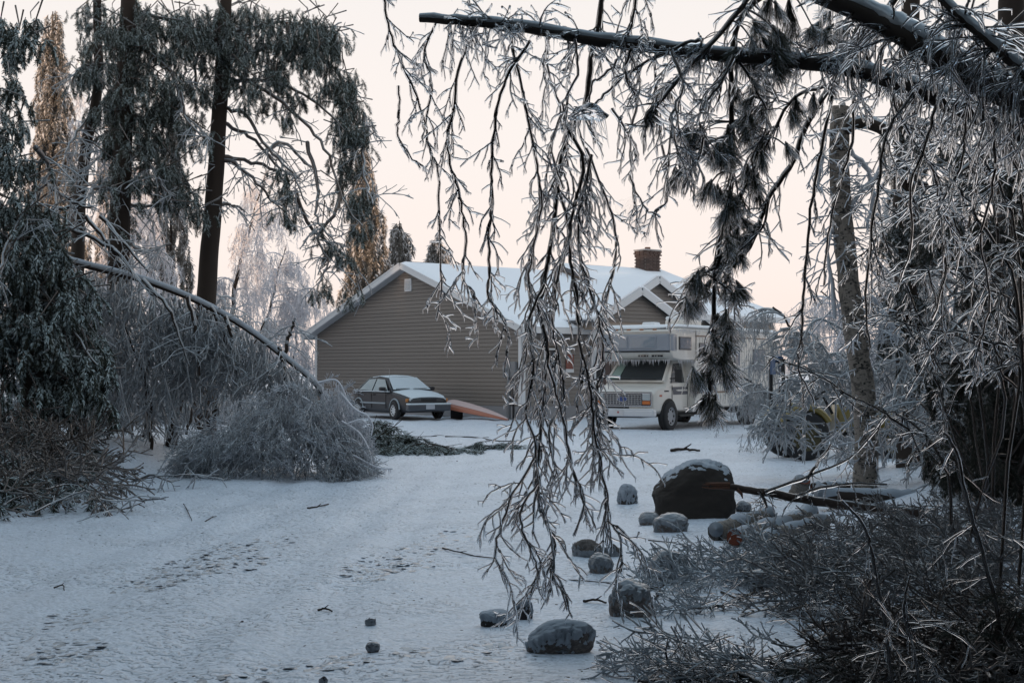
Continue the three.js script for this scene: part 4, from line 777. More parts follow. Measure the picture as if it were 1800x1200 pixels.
conifer('hemlock_tree', 27, [212, 789], 'thick dark trunk wrapped in hanging icy foliage left of the bare leaning pine', { trunk: [205, 640, 208, 480, 212, 320, 218, 180, 224, 60, 228, -60, 230, -260], r: [0.25, 0.14], fringe: 20,
  branches: [[225, 60, 300, 130, 330, 210, 368, 250], [222, 190, 280, 250, 320, 300, 348, 360], [220, 260, 270, 300, 300, 350], [218, 360, 270, 362, 310, 352], [210, 340, 170, 330, 150, 350], [215, 240, 180, 270, 150, 300], [212, 420, 250, 440, 300, 430], [228, 20, 300, 40, 350, 90]],
  blobs: [[225, 60, 44, 70, 230], [225, 160, 40, 60, 170], [228, 250, 46, 50, 150], [285, 60, 46, 50, 130], [290, 140, 36, 50, 100], [280, 210, 40, 40, 80], [300, 180, 30, 24, 40], [335, 215, 24, 26, 36], [358, 245, 14, 18, 16], [262, 300, 40, 40, 70], [300, 280, 20, 34, 36], [325, 330, 24, 26, 36], [345, 355, 14, 22, 18], [345, 380, 10, 14, 8], [205, 330, 16, 60, 46], [270, 345, 22, 16, 16], [320, 60, 26, 40, 40], [215, 420, 14, 40, 20], [190, 220, 12, 60, 30]], spread: 0.8 });
conifer('spruce_tree', 29, [140, 800], 'slim crooked trunk with sparse icy needles, left of the thick foliage wrapped trunk', { trunk: [135, 560, 137, 430, 140, 350, 152, 250, 166, 190, 172, 120, 170, 20, 168, -180], r: [0.16, 0.08], fringe: 20,
  branches: [[168, 110, 140, 120, 125, 150], [150, 260, 185, 235, 200, 225], [140, 330, 190, 312, 205, 305], [160, 200, 130, 240, 110, 280]],
  blobs: [[168, 40, 20, 40, 60], [165, 110, 22, 40, 60], [150, 130, 22, 24, 40], [140, 40, 30, 26, 16], [160, 190, 16, 20, 14], [130, 300, 20, 30, 12]] });
conifer('cedar_tree', 20, [70, 868], 'dense dark evergreen bowed under icy sprays at the left edge', { trunk: [60, 700, 62, 500, 66, 360], r: [0.2, 0.06], proto: FLAT, size: 1.05, fringe: 12, spread: 1.0,
  branches: [[62, 420, 100, 480, 150, 600], [60, 500, 110, 560, 170, 640], [64, 340, 20, 420, -20, 520], [62, 260, 90, 300, 110, 360]],
  blobs: [[40, 330, 40, 60, 60], [60, 400, 44, 50, 90], [80, 470, 56, 50, 130], [110, 550, 60, 60, 180], [130, 630, 58, 60, 170], [150, 690, 44, 50, 100], [60, 600, 60, 90, 160], [20, 480, 40, 120, 150], [60, 720, 60, 60, 60], [15, 250, 40, 60, 40], [-10, 650, 40, 150, 120], [20, 120, 30, 120, 50], [45, 40, 30, 40, 30]] });
conifer('cedar_tree', 24, [-40, 840], 'ice weighed evergreen cut by the left edge, behind the bowed dense one', { trunk: [-40, 600, -36, 300, -38, 0, -40, -200], r: [0.2, 0.1], proto: FLAT, spread: 1.2,
  blobs: [[-30, 100, 60, 120, 120], [-20, 300, 60, 120, 140], [-40, 520, 70, 140, 160]] });
// far conifers that catch the first sun
const farLeaf = std(lin(0.13, 0.12, 0.105), 0.8), farRime = std(lin(0.52, 0.51, 0.51), 0.7);  // paled for frost, and to make the trees look sunlit
function farConifer(label, d, x, top, half, botY, n, lean = 0) {
  const base = at(x, 650, d), root = thing('conifer_tree', V(base.x, groundY(base.x, -d), -d), 0, label, 'tree'), o0 = root.position;
  const t = at(x + lean, top, d).sub(o0), tr = new MB(); tr.tube([V(0, 0, 0), t.clone().multiplyScalar(0.5), t], [half / FOCAL * d * 0.10, half / FOCAL * d * 0.06, 0.02], 8); tr.build('trunk', M.bark, root);
  const s = new Scatter(FLAT); for (let k = 0; k < n; k++) { const q = Math.pow(R(), 0.75), y = top + (botY - top) * q, w = half * (0.12 + 0.88 * Math.pow(q, 0.8)) * rr(0.2, 1.05), a = rr(0, 6.28); const p = at(x + lean * (1 - q) + w * Math.cos(a), y + rr(-4, 4), d + w / FOCAL * d * Math.sin(a)).sub(o0); s.add(p, -a, 0, rr(-1.0, -0.3), rr(0.7, 1.3) * d / 62 * 0.9); }
  s.build(root, ['foliage', 'ice_crust'], [farLeaf, farRime]); return root;
}
seed(640);
farConifer('tall sunlit far conifer rising behind the left slope of the gable roof', 66, 650, 262, 42, 520, 420, -12);
farConifer('small pointed sunlit conifer behind the roof left of the ridge', 74, 702, 388, 24, 500, 170);
farConifer('short sunlit conifer just right of the roof ridge', 76, 770, 412, 26, 500, 150);
farConifer('broad golden lit conifer far off at the upper left', 52, 92, 20, 60, 480, 620);
farConifer('pale lit conifer between the two big dark trunks far behind', 58, 300, 150, 40, 560, 260);
farConifer('slim lit conifer behind the crooked trunk', 60, 190, 210, 34, 560, 240);
// ---------- pale ice-bowed trees far behind ----------
function bowedTree(label, d, x, h, lean, n, spread, mats, group) {
  const p0 = at(x, 650, d), root = thing('bowed_birch', V(p0.x, groundY(p0.x, -d) - 0.05, -d), 0, label, 'tree', group), S = new Scatter(HAIR), tr = new MB();
  const main = []; for (let k = 0; k <= 14; k++) { const t = k / 14; main.push(V(lean * h * t * t * 0.8 + rr(-0.06, 0.06), h * (t - 0.28 * t * t * Math.abs(lean)), rr(-0.1, 0.1))); }
  const trunk = new MB(); trunk.tube(main, taper(15, 0.11 * h / 8, 0.02), 8); trunk.build('trunk', M.bark, root);
  for (let k = 0; k < n; k++) {
    const t = rr(0.22, 1), i = Math.min(13, Math.floor(t * 14)), b = main[i].clone().lerp(main[i + 1], t * 14 - i), a = rr(0, 6.28), L = spread * rr(0.5, 1.15) * (1.25 - 0.6 * t), out = V(Math.cos(a) + lean * 0.8, 0, Math.sin(a)), q = [];
    for (let j = 0; j <= 8; j++) { const u = j / 8; q.push(b.clone().addScaledVector(out, L * u).add(V(rr(-0.04, 0.04), L * (0.75 * u - 1.15 * u * u), rr(-0.04, 0.04)))); }
    tr.tube(q, taper(9, 0.034, 0.008), 4);
    for (let j = 2; j <= 8; j++) for (let c = 0; c < 3; c++) S.add(q[j].clone().add(V(rr(-0.2, 0.2), 0, rr(-0.2, 0.2))), rr(0, 6.28), rr(-0.3, 0.3), rr(-0.3, 0.3), rr(0.7, 1.5) * (L / 2.2));
  }
  stuff(tr.build('branches', mats[1], root)); S.build(root, ['dark_twigs', 'icy_twigs'], mats); return root;
}
seed(660);
const paleMats = [M.frostGrey, M.frostPale], midMats = [M.twigDark, M.frostGrey];  // far set is paler: frost, plus distance haze put into the colour
bowedTree('pale frosted birch bowing right behind the bare leaning trunk', 54, 395, 10, 0.2, 26, 2.2, paleMats);
bowedTree('pale frosted birch with drooping crown just left of the house eave', 58, 455, 7.4, 0.2, 26, 2.0, paleMats);
bowedTree('low frosted birch standing behind the left wall corner', 60, 515, 5.6, 0.1, 22, 1.7, paleMats);
bowedTree('pale frosted birch seen between the two big left trunks', 52, 290, 9, -0.2, 26, 2.3, paleMats);
bowedTree('lit frosted birch far left behind the crooked trunk', 50, 180, 9.5, 0.15, 26, 2.2, paleMats);
bowedTree('tall frosted tree at the far left behind the edge evergreens', 54, 60, 13, 0.1, 30, 2.6, paleMats);
bowedTree('frosted sapling low between the left trunks', 40, 330, 4.2, 0.3, 20, 1.4, midMats);
bowedTree('frosted sapling by the foot of the thick wrapped trunk', 34, 240, 3.6, -0.2, 20, 1.3, midMats);
bowedTree('frosted thicket sapling left of the crooked trunk foot', 32, 120, 4.0, 0.2, 20, 1.4, midMats);
bowedTree('frosted sapling behind the arched limb', 38, 430, 3.2, 0.2, 18, 1.2, midMats);
// right side, behind the motorhome
bowedTree('frosted birch arching left beyond the end of the motorhome', 37, 1560, 4.4, -0.5, 30, 1.6, paleMats);
bowedTree('low frosted birch bowed to the snow right of the motorhome', 34, 1455, 2.5, -0.95, 24, 1.0, midMats);
bowedTree('smallest bowed birch, its twigs brushing the snow beside the motorhome rear', 33.5, 1400, 2.1, -0.95, 22, 0.9, midMats);
bowedTree('icy sapling hanging over the yellow tractor', 27, 1480, 3.4, -0.5, 26, 1.2, midMats);
bowedTree('grey frosted shrubs right of the tractor', 30, 1620, 3.2, 0.1, 30, 1.6, midMats);
bowedTree('far frosted birch at the right edge', 44, 1720, 8, -0.2, 26, 2.2, paleMats);
bowedTree('frosted birch behind the dark right trunk', 36, 1650, 7, -0.2, 28, 2.0, midMats);
// ---------- the fallen birch limb on the left and its curtain of iced twigs ----------
{
  seed(701);
  const d = 22, root = thing('fallen_birch_limb', V(at(500, 700, d).x, 0, -d), 0, 'long snow topped limb arching down to the left snowbank under a mound of icy twigs', 'fallen limb');
  root.position.y = groundY(root.position.x, -d); const o0 = root.position, rel = (p) => p.map((q) => q.sub(o0));
  const main = rel(smooth(line([23.5, 21.6], -40, 400, 60, 440, 120, 458, 165, 470, 250, 492, 330, 522, 380, 546, 440, 582, 500, 628, 555, 675, 600, 740), 60));
  const B = { wood: new MB(), ice: new MB() }, r = taper(61, 0.062, 0.042); B.wood.tube(main, r, 9); B.wood.build('limb', M.bark, root);
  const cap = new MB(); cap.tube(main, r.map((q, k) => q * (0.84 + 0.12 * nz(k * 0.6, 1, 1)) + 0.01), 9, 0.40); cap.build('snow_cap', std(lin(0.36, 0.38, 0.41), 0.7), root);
  const W = { wood: new MB(), ice: new MB() };
  for (const px of [[370, 540, 388, 580, 402, 620, 398, 680], [395, 556, 410, 600, 415, 660], [500, 628, 508, 590, 515, 570, 520, 560], [490, 610, 497, 640, 508, 690], [250, 492, 300, 550, 330, 640], [330, 522, 345, 600, 352, 690], [120, 400, 200, 440, 240, 490, 270, 520], [75, 318, 110, 345, 150, 365], [80, 370, 120, 366, 160, 362], [175, 380, 230, 440, 260, 480], [150, 380, 190, 430, 215, 470]]) {
    const p = rel(kinky(line(d + rr(-0.4, 0.4), ...px), px.length * 2, 0.02)); W.wood.tube(p, taper(p.length, 0.036, 0.016), 6); W.ice.tube(p, taper(p.length, 0.034, 0.016), 6, 0.5); fringe(W, p, 8, 0.7, 0.006, 1, FAR);
  }
  stuff(W.wood.build('branches', M.bark, root)); stuff(W.ice.build('branch_ice', M.frostGrey, root));
  const S = new Scatter(SPRAY);
  for (let k = 8; k < 60; k++) for (let c = 0; c < 5; c++) S.add(main[k].clone().add(V(rr(-0.12, 0.12), rr(-0.25, 0), rr(-0.5, 0.5))), rr(0, 6.28), rr(-0.25, 0.25), rr(-0.3, 0.2), rr(0.5, 1.15));
  // curtain below the limb and the heap it ends in
  for (let k = 0; k < 130; k++) S.add(at(rr(190, 420), rr(520, 660), d + rr(0.3, 2.2)).sub(o0), rr(0, 6.28), rr(-0.2, 0.2), rr(-0.25, 0.25), rr(0.5, 1.1));
  const foot = gp(496, 826), cx = foot.x - o0.x, cz = foot.z - o0.z + 0.9;
  const heap = (Sc, n, lo, hi, rnd) => { for (let k = 0; k < n; k++) { // tangled strands through a flat topped heap, steepest on its right
    const x = rr(-1, 1), z = rr(-1, 1) * Math.sqrt(1 - 0.6 * x * x), top = (x > 0.5 ? 1.45 * Math.max(0.08, 1 - (x - 0.5) / 0.5) : 0.55 + 0.9 * sstep(-1.0, 0.3, x)) * Math.sqrt(Math.max(0.05, 1 - z * z * 0.8)), y = top * (0.06 + 0.98 * Math.pow(R(), 0.8)) * (1 + 0.16 * nz(x * 5, z * 4, 7));
    Sc.aim(V(cx + 0.1 + x * 1.34, y + 0.08, cz - 0.1 + z * 1.0 + 0.25), V(x * 0.5 + rr(-1, 1) * rnd, -0.7 + rr(-1, 1) * rnd, z * 0.5 + rr(-1, 1) * rnd), rr(lo, hi)); } };
  heap(S, 820, 0.25, 0.5, 0.5); S.build(root, ['dark_twigs', 'icy_twigs'], [M.twigDark, M.frostGrey]);
  const S2 = new Scatter(BRUSH); heap(S2, 560, 0.16, 0.40, 1.0);
  for (let k = 0; k < 150; k++) { const yy = rr(680, 800); S2.aim(at(575 + R() * (30 + (yy - 680) * 0.45), yy, d - 0.9 + rr(-0.3, 0.5)).sub(o0), V(rr(0.1, 0.8), rr(-1, 0.2), rr(-0.2, 0.6)), rr(0.15, 0.30)); }
  S2.build(root, ['dark_twigs', 'pale_twigs'], [M.twigDark, M.frost]);
  const S3 = new Scatter(SPRAY); for (let k = 0; k < 90; k++) { const yy = rr(668, 790); S3.add(at(565 + R() * (40 + (yy - 668) * 0.5), yy, d - 1.0 + rr(-0.25, 0.35)).sub(o0), rr(0, 6.28), rr(-0.3, 0.3), rr(-0.1, 0.5), rr(0.14, 0.34)); }
  for (let k = 0; k < 70; k++) S3.add(at(rr(380, 600), rr(690, 760), d - 1.1 + rr(-0.2, 0.3)).sub(o0), rr(0, 6.28), rr(-0.3, 0.3), rr(-0.3, 0.3), rr(0.2, 0.5));
  S3.build(root, ['dark_twigs', 'pale_twigs'], [M.twigDark, M.frostPale]);
  // arcs with combs of icicles on the right of the heap
  const A = { wood: new MB(), ice: new MB() };
  for (const px of [[598, 690, 625, 720, 645, 730, 655, 748, 652, 765], [600, 740, 630, 760, 648, 790, 655, 822], [560, 672, 590, 668, 605, 690, 612, 720], [610, 745, 635, 738, 650, 752], [590, 770, 625, 775, 645, 800], [520, 690, 560, 720, 580, 780], [620, 800, 665, 822, 690, 824]]) { const p = rel(smooth(line(d - 1.4, ...px), 16)); A.ice.tube(p, taper(17, 0.022, 0.010), 6); icicles(A, p, 0.012, 0.055, 0.14, 0.009); }
  stuff(A.ice.build('icicles', M.frostPale, root));
}
// ---------- brush and saplings under the left trees ----------
function stickPile(name, label, o0, list, mats, group) { const root = thing(name, o0, 0, label, 'brush pile', group), B = { wood: new MB(), ice: new MB() }; list(B, root, (p) => p.clone().sub(o0)); if (B.wood.count) stuff(B.wood.build('sticks', mats[0], root)); if (B.ice.count) stuff(B.ice.build('ice_coat', mats[1], root)); return root; }
seed(720);
stickPile('brush_pile', 'tangle of dark fallen sticks and icy twigs at the left edge of the drive', gp(120, 885), (B, root, rel) => {
  const S = new Scatter(BRUSH), NS = new Scatter(NEEDLES), o0 = root.position;
  for (let k = 0; k < 110; k++) { const p = gp(rr(-60, 190) - 20 * R(), rr(790, 905)); if (p.x > o0.x + 2.2) continue; S.aim(p.clone().add(V(0, rr(0.05, 0.5), 0)).sub(o0), V(rr(-1, 1), rr(-0.5, 0.35), rr(-0.6, 0.6)), rr(0.4, 1.0)); }
  for (let k = 0; k < 160; k++) NS.add(gp(rr(-60, 170), rr(800, 900)).add(V(0, rr(0.0, 0.25), 0)).sub(o0), rr(0, 6.28), rr(-0.4, 0.4), rr(-0.2, 0.5), rr(0.3, 0.5));
  S.build(root, ['dark_twigs', 'icy_twigs'], [M.bark, M.twigDark]); NS.build(root, ['pine_needles', 'ice_crust'], [M.needleDark, M.rime]);
  for (const [px, r] of [[[140, 835, 180, 842, 235, 845, 270, 850, 300, 848, 335, 824], 0.022], [[36, 880, 120, 870, 220, 884, 290, 896], 0.014], [[20, 850, 90, 838, 150, 832], 0.025], [[60, 905, 140, 885, 180, 870], 0.012], [[90, 840, 140, 870, 225, 918], 0.010], [[0, 820, 60, 800, 130, 770], 0.022], [[230, 848, 300, 850, 385, 836], 0.010], [[10, 890, 110, 850, 190, 800], 0.012], [[150, 800, 170, 840, 205, 870], 0.01], [[60, 780, 110, 830, 130, 880], 0.014]]) {
    const pts = []; for (let k = 0; k < px.length; k += 2) { const p = gp(px[k], px[k + 1] + 14).add(V(0, 0.12 + 0.05 * (k % 4), 0)); pts.push(rel(p)); } const q = kinky(pts, 20, 0.008); B.wood.tube(q, taper(21, r, r * 0.4), 6); B.ice.tube(q, taper(21, r * 0.8, r * 0.5), 6, 0.5); fringe(B, q, 9, 0.45, 0.004, 1, { ...FAR, step: 0.06, every: 0.12, droop: 0.02 });
  }
}, [M.bark, M.frostGrey]);
stickPile('brush_pile', 'low icy undergrowth around the feet of the left trunks', gp(230, 770), (B, root, rel) => {
  const S = new Scatter(BRUSH), H = new Scatter(SPRAY), o0 = root.position;
  for (let k = 0; k < 260; k++) { const d = rr(29, 34), p = at(rr(30, 420), 700, d); p.y = groundY(p.x, -d); S.aim(p.sub(o0), V(rr(-0.7, 0.7), rr(0.3, 1), rr(-0.5, 0.5)), rr(0.4, 1.3)); }
  for (let k = 0; k < 130; k++) { const d = rr(22, 27), p = at(rr(30, 330), rr(540, 690), d); H.add(p.sub(o0), rr(0, 6), rr(-0.3, 0.3), rr(-0.4, 0.4), rr(0.5, 1.2)); }
  S.build(root, ['dark_twigs', 'icy_twigs'], [M.twigDark, M.frostGrey]); H.build(root, ['dark_twigs', 'icy_twigs'], [M.twigDark, M.frostGrey]);
  for (let k = 0; k < 12; k++) { const d = rr(22, 30), a = at(rr(60, 400), 700, d); a.y = groundY(a.x, -d); const b = a.clone().add(V(rr(-0.8, 0.8), rr(1, 2.6), rr(-0.5, 0.5))); const q = kinky([a, a.clone().lerp(b, 0.5).add(V(rr(-0.2, 0.2), 0, 0)), b].map(rel), 14, 0.02); B.wood.tube(q, taper(15, 0.03, 0.012), 6); fringe(B, q, 16, 0.7, 0.006, 1, FAR); }
}, [M.bark, M.frostGrey]);
// two dark stubs below the arched limb
for (const [x, y, h, l] of [[362, 790, 0.95, 'short dark broken stub rising from the undergrowth below the arched limb'], [300, 770, 0.85, 'dark leaning stub left of the heap under the arched limb']]) { const p = gp(x, y), d = 24, t = thing('tree_stump', V(at(x, y, d).x, groundY(at(x, y, d).x, -d), -d), 0, l, 'stump'), m = new MB(); m.tube(kinky([V(0, -0.1, 0), V(0.05, h * 0.5, 0), V(0.18, h, 0.02)], 8, 0.02), taper(9, 0.12, 0.05), 9); m.build('stub', M.bark, t); const c = new MB(); c.tube([V(0.16, h - 0.02, 0), V(0.20, h + 0.12, 0.02)], [0.045, 0.008], 5); c.build('splinter', M.bark, t); }
// ---------- pine boughs dumped at the edge of the parking place ----------
function needleHeap(label, x, y, w, h, n, d0) {
  const c = gp(x, y), root = thing('pine_bough', c, 0, label, 'pine bough', 'fallen pine boughs by the parking place'), S = new Scatter(NEEDLES), d = -c.z;
  for (let k = 0; k < n; k++) { const a = rr(0, 6.28), q = Math.sqrt(R()), X = Math.cos(a) * q, Z = Math.sin(a) * q, Y = h * (1 - q) * (0.5 + 0.7 * R()) * (1 - 0.6 * (X + 1) / 2); S.add(V(X * w, Y + 0.02, Z * w * 0.8), rr(0, 6.28), rr(-0.4, 0.4), rr(-0.1, 0.6), rr(0.22, 0.42)); }
  S.build(root, ['needles', 'ice_crust'], [M.needle, M.rime]);
  const B = { wood: new MB(), ice: null }; for (let k = 0; k < 5; k++) { const p = V(rr(-w, w * 0.4), rr(0.02, h * 0.6), rr(-0.3, 0.3)); twig(B, p, V(rr(0.3, 1), rr(-0.1, 0.4), rr(-0.3, 0.3)), w * rr(0.6, 1.2), 0.012, 1, { ...FAR, every: 0.15 }); } stuff(B.wood.build('sticks', M.bark, root));
  return root;
}
seed(740);
delete needleHeap('big heap of dark green fallen pine boughs in front of the sedan', 672, 792, 1.15, 0.85, 240).userData.group;
delete needleHeap('low spread of icy pine needles trailing right from the bough heap', 735, 796, 1.2, 0.26, 170).userData.group;
delete needleHeap('small tuft of pine bough lying alone on the snow before the canoe shaped hull', 846, 790, 0.34, 0.22, 34).userData.group;
delete needleHeap('smallest scrap of pine bough beside a thin stick on the open snow', 898, 789, 0.26, 0.14, 22).userData.group;
// ---------- right side trunks and thickets ----------
const birchTex = (() => { const a = lattice(16, 77), b = lattice(64, 78); const W = 256, H = 1024; return dataTex(W, H, (u, v) => { const band = a(u * 0.5, v * 4) * 0.6 + b(u * 0.25, v * 3) * 0.4, l = b(u * 0.2, v * 6.3); let g = 128 - 46 * sstep(0.5, 0.75, band); if (l > 0.78) g *= 0.34; const n = 0.88 + 0.24 * b(u * 2, v * 2); g *= n; return [g, g * 0.93, g * 0.86]; }, true); })();
const birchBark = std(lin(1, 1, 1), 0.8, { map: birchTex });
function barkTube(pts, r0, r1, sides = 16) { // a tube with uv
  const m = new MB(); m.tube(pts, taper(pts.length, r0, r1), sides); const q = m.p; for (let k = 0; k < q.length; k += 3) { const i = k / 3, ring = Math.floor(i / sides), f = 0.07 * nz(ring * 0.55, (i % sides) * 0.9, r0 * 40) * r0; for (let c = 0; c < 3; c++) q[k + c] += m.n[k + c] * f * 2; } const g = m.geo(), n = g.attributes.position.count, uv = new Float32Array(n * 2); for (let k = 0; k < n; k++) { const s = k % sides; uv[k * 2] = Math.abs(s / sides * 2 - 1); uv[k * 2 + 1] = Math.floor(k / sides) / pts.length * 1.4; } g.setAttribute('uv', new THREE.BufferAttribute(uv, 2)); return g; }
{
  seed(801);
  const d = 17.4, b = at(1518, 868, d), t = thing('birch_tree', V(b.x, groundY(b.x, -d) - 0.04, -d), 0, 'snapped birch trunk with pale bark and one broken stub near its top', 'tree');
  const o0 = t.position, rel = (p) => p.map((q) => q.sub(o0)), pts = rel(smooth(line(d, 1518, 875, 1524, 800, 1522, 720, 1512, 640, 1500, 560, 1490, 470, 1481, 380, 1476, 300, 1477, 220, 1480, 188), 40));
  part('trunk', barkTube(pts, 0.155, 0.118), birchBark, t);
  const B = { wood: new MB(), ice: new MB() };
  const stub = rel(smooth(line(d - 0.05, 1484, 232, 1500, 218, 1528, 216, 1556, 228), 10)); part('stub', barkTube(stub, 0.075, 0.085, 12), M.bark, t);
  const cp = new MB(); cp.tube(stub, taper(11, 0.066, 0.075), 9, 0.36); cp.tube([pts[38], pts[40].clone().add(V(0.02, 0.06, 0))], [0.10, 0.03], 9); cp.build('ice_cap', M.frostGrey, t);
  for (const px of [[1476, 400, 1462, 405, 1455, 430, 1460, 480, 1470, 560], [1490, 260, 1520, 290, 1535, 330, 1525, 400], [1480, 240, 1450, 230, 1445, 280, 1430, 350], [1482, 380, 1510, 340, 1540, 310, 1555, 270], [1500, 540, 1530, 520, 1560, 560, 1580, 600]]) { const p = rel(kinky(line(d, ...px), 16, 0.01)); coat(B, p, 0.02, 0.008, { ice: 0.012, sides: 6, wr: 6 }); fringe(B, p, 14, 0.6, 0.005, 2, { ...FAR, step: 0.06, every: 0.12 }); }
  fringe(B, pts, 60, 0.55, 0.005, 1, { ...FAR, step: 0.06, every: 0.12 });
  stuff(B.wood.build('twigs', M.twigDark, t)); stuff(B.ice.build('ice_coat', M.frost, t));
}
conifer('spruce_tree', 19.5, [1600, 850], 'dark shaggy conifer trunk right of the snapped birch', { trunk: [1598, 650, 1594, 500, 1590, 350, 1592, 200, 1600, 40, 1605, -120], r: [0.2, 0.12], fringe: 16, leaf: M.needleDark, rime: M.frostGrey,
  branches: [[1595, 300, 1640, 340, 1680, 420], [1592, 420, 1650, 470, 1700, 560], [1595, 520, 1560, 560, 1550, 620], [1598, 200, 1660, 240, 1710, 300]],
  blobs: [[1590, 330, 34, 60, 60], [1592, 450, 36, 70, 90], [1590, 580, 40, 70, 90], [1600, 220, 40, 50, 50], [1640, 420, 40, 60, 40], [1640, 560, 40, 60, 40], [1690, 250, 50, 80, 60], [1740, 380, 50, 90, 60]] });
conifer('spruce_tree', 15, [1760, 930], 'nearly black evergreen filling the lower right edge of the picture', { trunk: [1765, 700, 1770, 500, 1775, 300, 1780, 0], r: [0.22, 0.14], leaf: M.needleDark, rime: M.twigDark, size: 0.9, fringe: 18,
  branches: [[1765, 600, 1720, 660, 1690, 740], [1765, 500, 1800, 560, 1840, 640], [1770, 680, 1720, 740, 1680, 820]],
  blobs: [[1760, 700, 60, 80, 190], [1740, 800, 80, 60, 200], [1780, 600, 40, 80, 110], [1700, 790, 50, 60, 80], [1820, 500, 50, 150, 100], [1770, 870, 90, 40, 130]] });
conifer('spruce_tree', 13, [1830, 960], 'dark ragged evergreen behind the right edge icy tangle', { trunk: [1830, 700, 1828, 400, 1835, 100, 1840, -100], r: [0.2, 0.12], leaf: M.needleDark, rime: M.twigDark, size: 0.8, fringe: 18, dense: 0.17,
  branches: [[1830, 200, 1760, 240, 1680, 320], [1830, 330, 1740, 390, 1650, 470], [1828, 80, 1740, 110, 1660, 190], [1830, 480, 1740, 520, 1660, 590], [1830, 600, 1740, 650, 1660, 720]],
  blobs: [[1740, 280, 70, 40, 60], [1700, 410, 70, 50, 80], [1720, 130, 70, 40, 50], [1710, 540, 70, 50, 90], [1720, 680, 80, 70, 170], [1780, 600, 50, 90, 120], [1780, 790, 60, 80, 150], [1680, 780, 50, 50, 60], [1790, 400, 40, 100, 70]] });
// leaning icy shrubs that fill the right side
function iceShrub(label, d, base, list, n, len, o, mats) {
  const g = at(base, 800, d), root = thing('icy_shrub', V(g.x, groundY(g.x, -d) - 0.03, -d), 0, label, 'shrub'), o0 = root.position, B = { wood: new MB(), ice: new MB() };
  for (const [r, dd, px] of list) { const p = kinky([V(0, 0, 0).add(V(rr(-0.15, 0.15), 0, rr(-0.1, 0.1))), ...line(d + dd, ...px).map((q) => q.sub(o0))], px.length * 2 + 6, 0.008); for (let k = 1; k < p.length; k++) { p[k].x += 0.05 * nz(k * 0.5, px[1], 1); p[k].z += 0.06 * nz(k * 0.5, 4, px[0]); } coat(B, p, r, r * 0.35, { ...o, ice: o.ice * 0.75 }); fringe(B, p.slice(Math.floor(p.length * 0.25)), n, len, r * 0.35 + 0.0016, 2, o); icicles(B, p.slice(3), r, o.comb || 0.06, o.comb ? 0.09 : 0.05, 0.005); }
  stuff(B.wood.build('stems', mats[0], root)); stuff(B.ice.build('ice_coat', mats[1], root)); return root;
}
const NEAR = { step: 0.04, droop: 0.10, wander: 0.20, ice: 0.0042, sides: 6, wr: 5, every: 0.075, most: 0.4, drip: true };
seed(830);
iceShrub('icy sapling arching over the log pile to the left, tip hung with icicles', 10.5, 1700, [[0.010, 0, [1650, 800, 1560, 730, 1510, 702, 1430, 655, 1345, 622]], [0.012, 0.2, [1690, 830, 1640, 775, 1590, 735, 1545, 715]], [0.009, -0.2, [1760, 640, 1680, 590, 1600, 570, 1535, 545, 1515, 520]]], 16, 0.32, NEAR, [M.barkWet, M.ice]);
iceShrub('tangle of ice bright twigs filling the right edge at eye level', 8.5, 1790, [[0.010, 0, [1780, 500, 1720, 380, 1680, 330, 1620, 330, 1570, 370]], [0.009, 0.3, [1790, 420, 1730, 280, 1660, 250, 1600, 280]], [0.009, 0.5, [1790, 560, 1730, 500, 1660, 470, 1590, 490]], [0.008, -0.3, [1800, 350, 1760, 240, 1700, 200]], [0.009, 0.2, [1800, 620, 1740, 600, 1680, 580, 1620, 620]], [0.008, 0.6, [1800, 300, 1720, 320, 1640, 400, 1600, 460]], [0.008, 0.2, [1790, 700, 1750, 620, 1760, 520, 1700, 430]]], 9, 0.38, NEAR, [M.barkWet, M.ice]);
iceShrub('second taller layer of icy twigs behind the eye level tangle', 11.5, 1740, [[0.012, 0, [1720, 600, 1690, 420, 1640, 300, 1600, 200]], [0.012, 0.3, [1760, 500, 1740, 300, 1700, 150, 1690, 60]], [0.010, 0.4, [1690, 650, 1620, 560, 1570, 450, 1545, 360]], [0.010, 0, [1790, 600, 1780, 420, 1790, 250, 1770, 120]], [0.010, 0.2, [1660, 720, 1640, 640, 1660, 540, 1640, 420]]], 14, 0.5, NEAR, [M.barkWet, M.ice]);
iceShrub('icy twigs drooping before the yellow tractor wheel', 20, 1540, [[0.016, 0, [1500, 600, 1440, 560, 1400, 620, 1380, 720, 1375, 770]], [0.014, 0.3, [1480, 620, 1440, 640, 1420, 720, 1410, 790]], [0.014, 0.3, [1520, 640, 1480, 650, 1470, 740, 1460, 790]], [0.014, 0, [1530, 680, 1500, 690, 1500, 760, 1490, 800]], [0.012, 0, [1540, 640, 1570, 680, 1560, 760, 1600, 770]], [0.014, 0.2, [1440, 600, 1390, 660, 1355, 720, 1335, 745]], [0.014, 0.2, [1430, 640, 1400, 680, 1360, 740, 1345, 755]]], 36, 0.5, { ...NEAR, step: 0.07, ice: 0.008, every: 0.12, comb: 0.07 }, [M.twigDark, M.frostGrey]);
iceShrub('grey veil of icy brush between the birch foot and the dark evergreen', 16.5, 1640, [[0.012, 0.5, [1620, 720, 1610, 650, 1580, 600]], [0.012, 0.5, [1660, 760, 1690, 680, 1680, 600]], [0.012, 0, [1640, 740, 1650, 660, 1640, 600]], [0.012, 0.8, [1700, 760, 1720, 680, 1740, 620]], [0.012, 0.4, [1600, 760, 1570, 700, 1590, 640]]], 34, 0.55, { ...NEAR, step: 0.06, ice: 0.007, every: 0.10 }, [M.twigDark, M.frostGrey]);
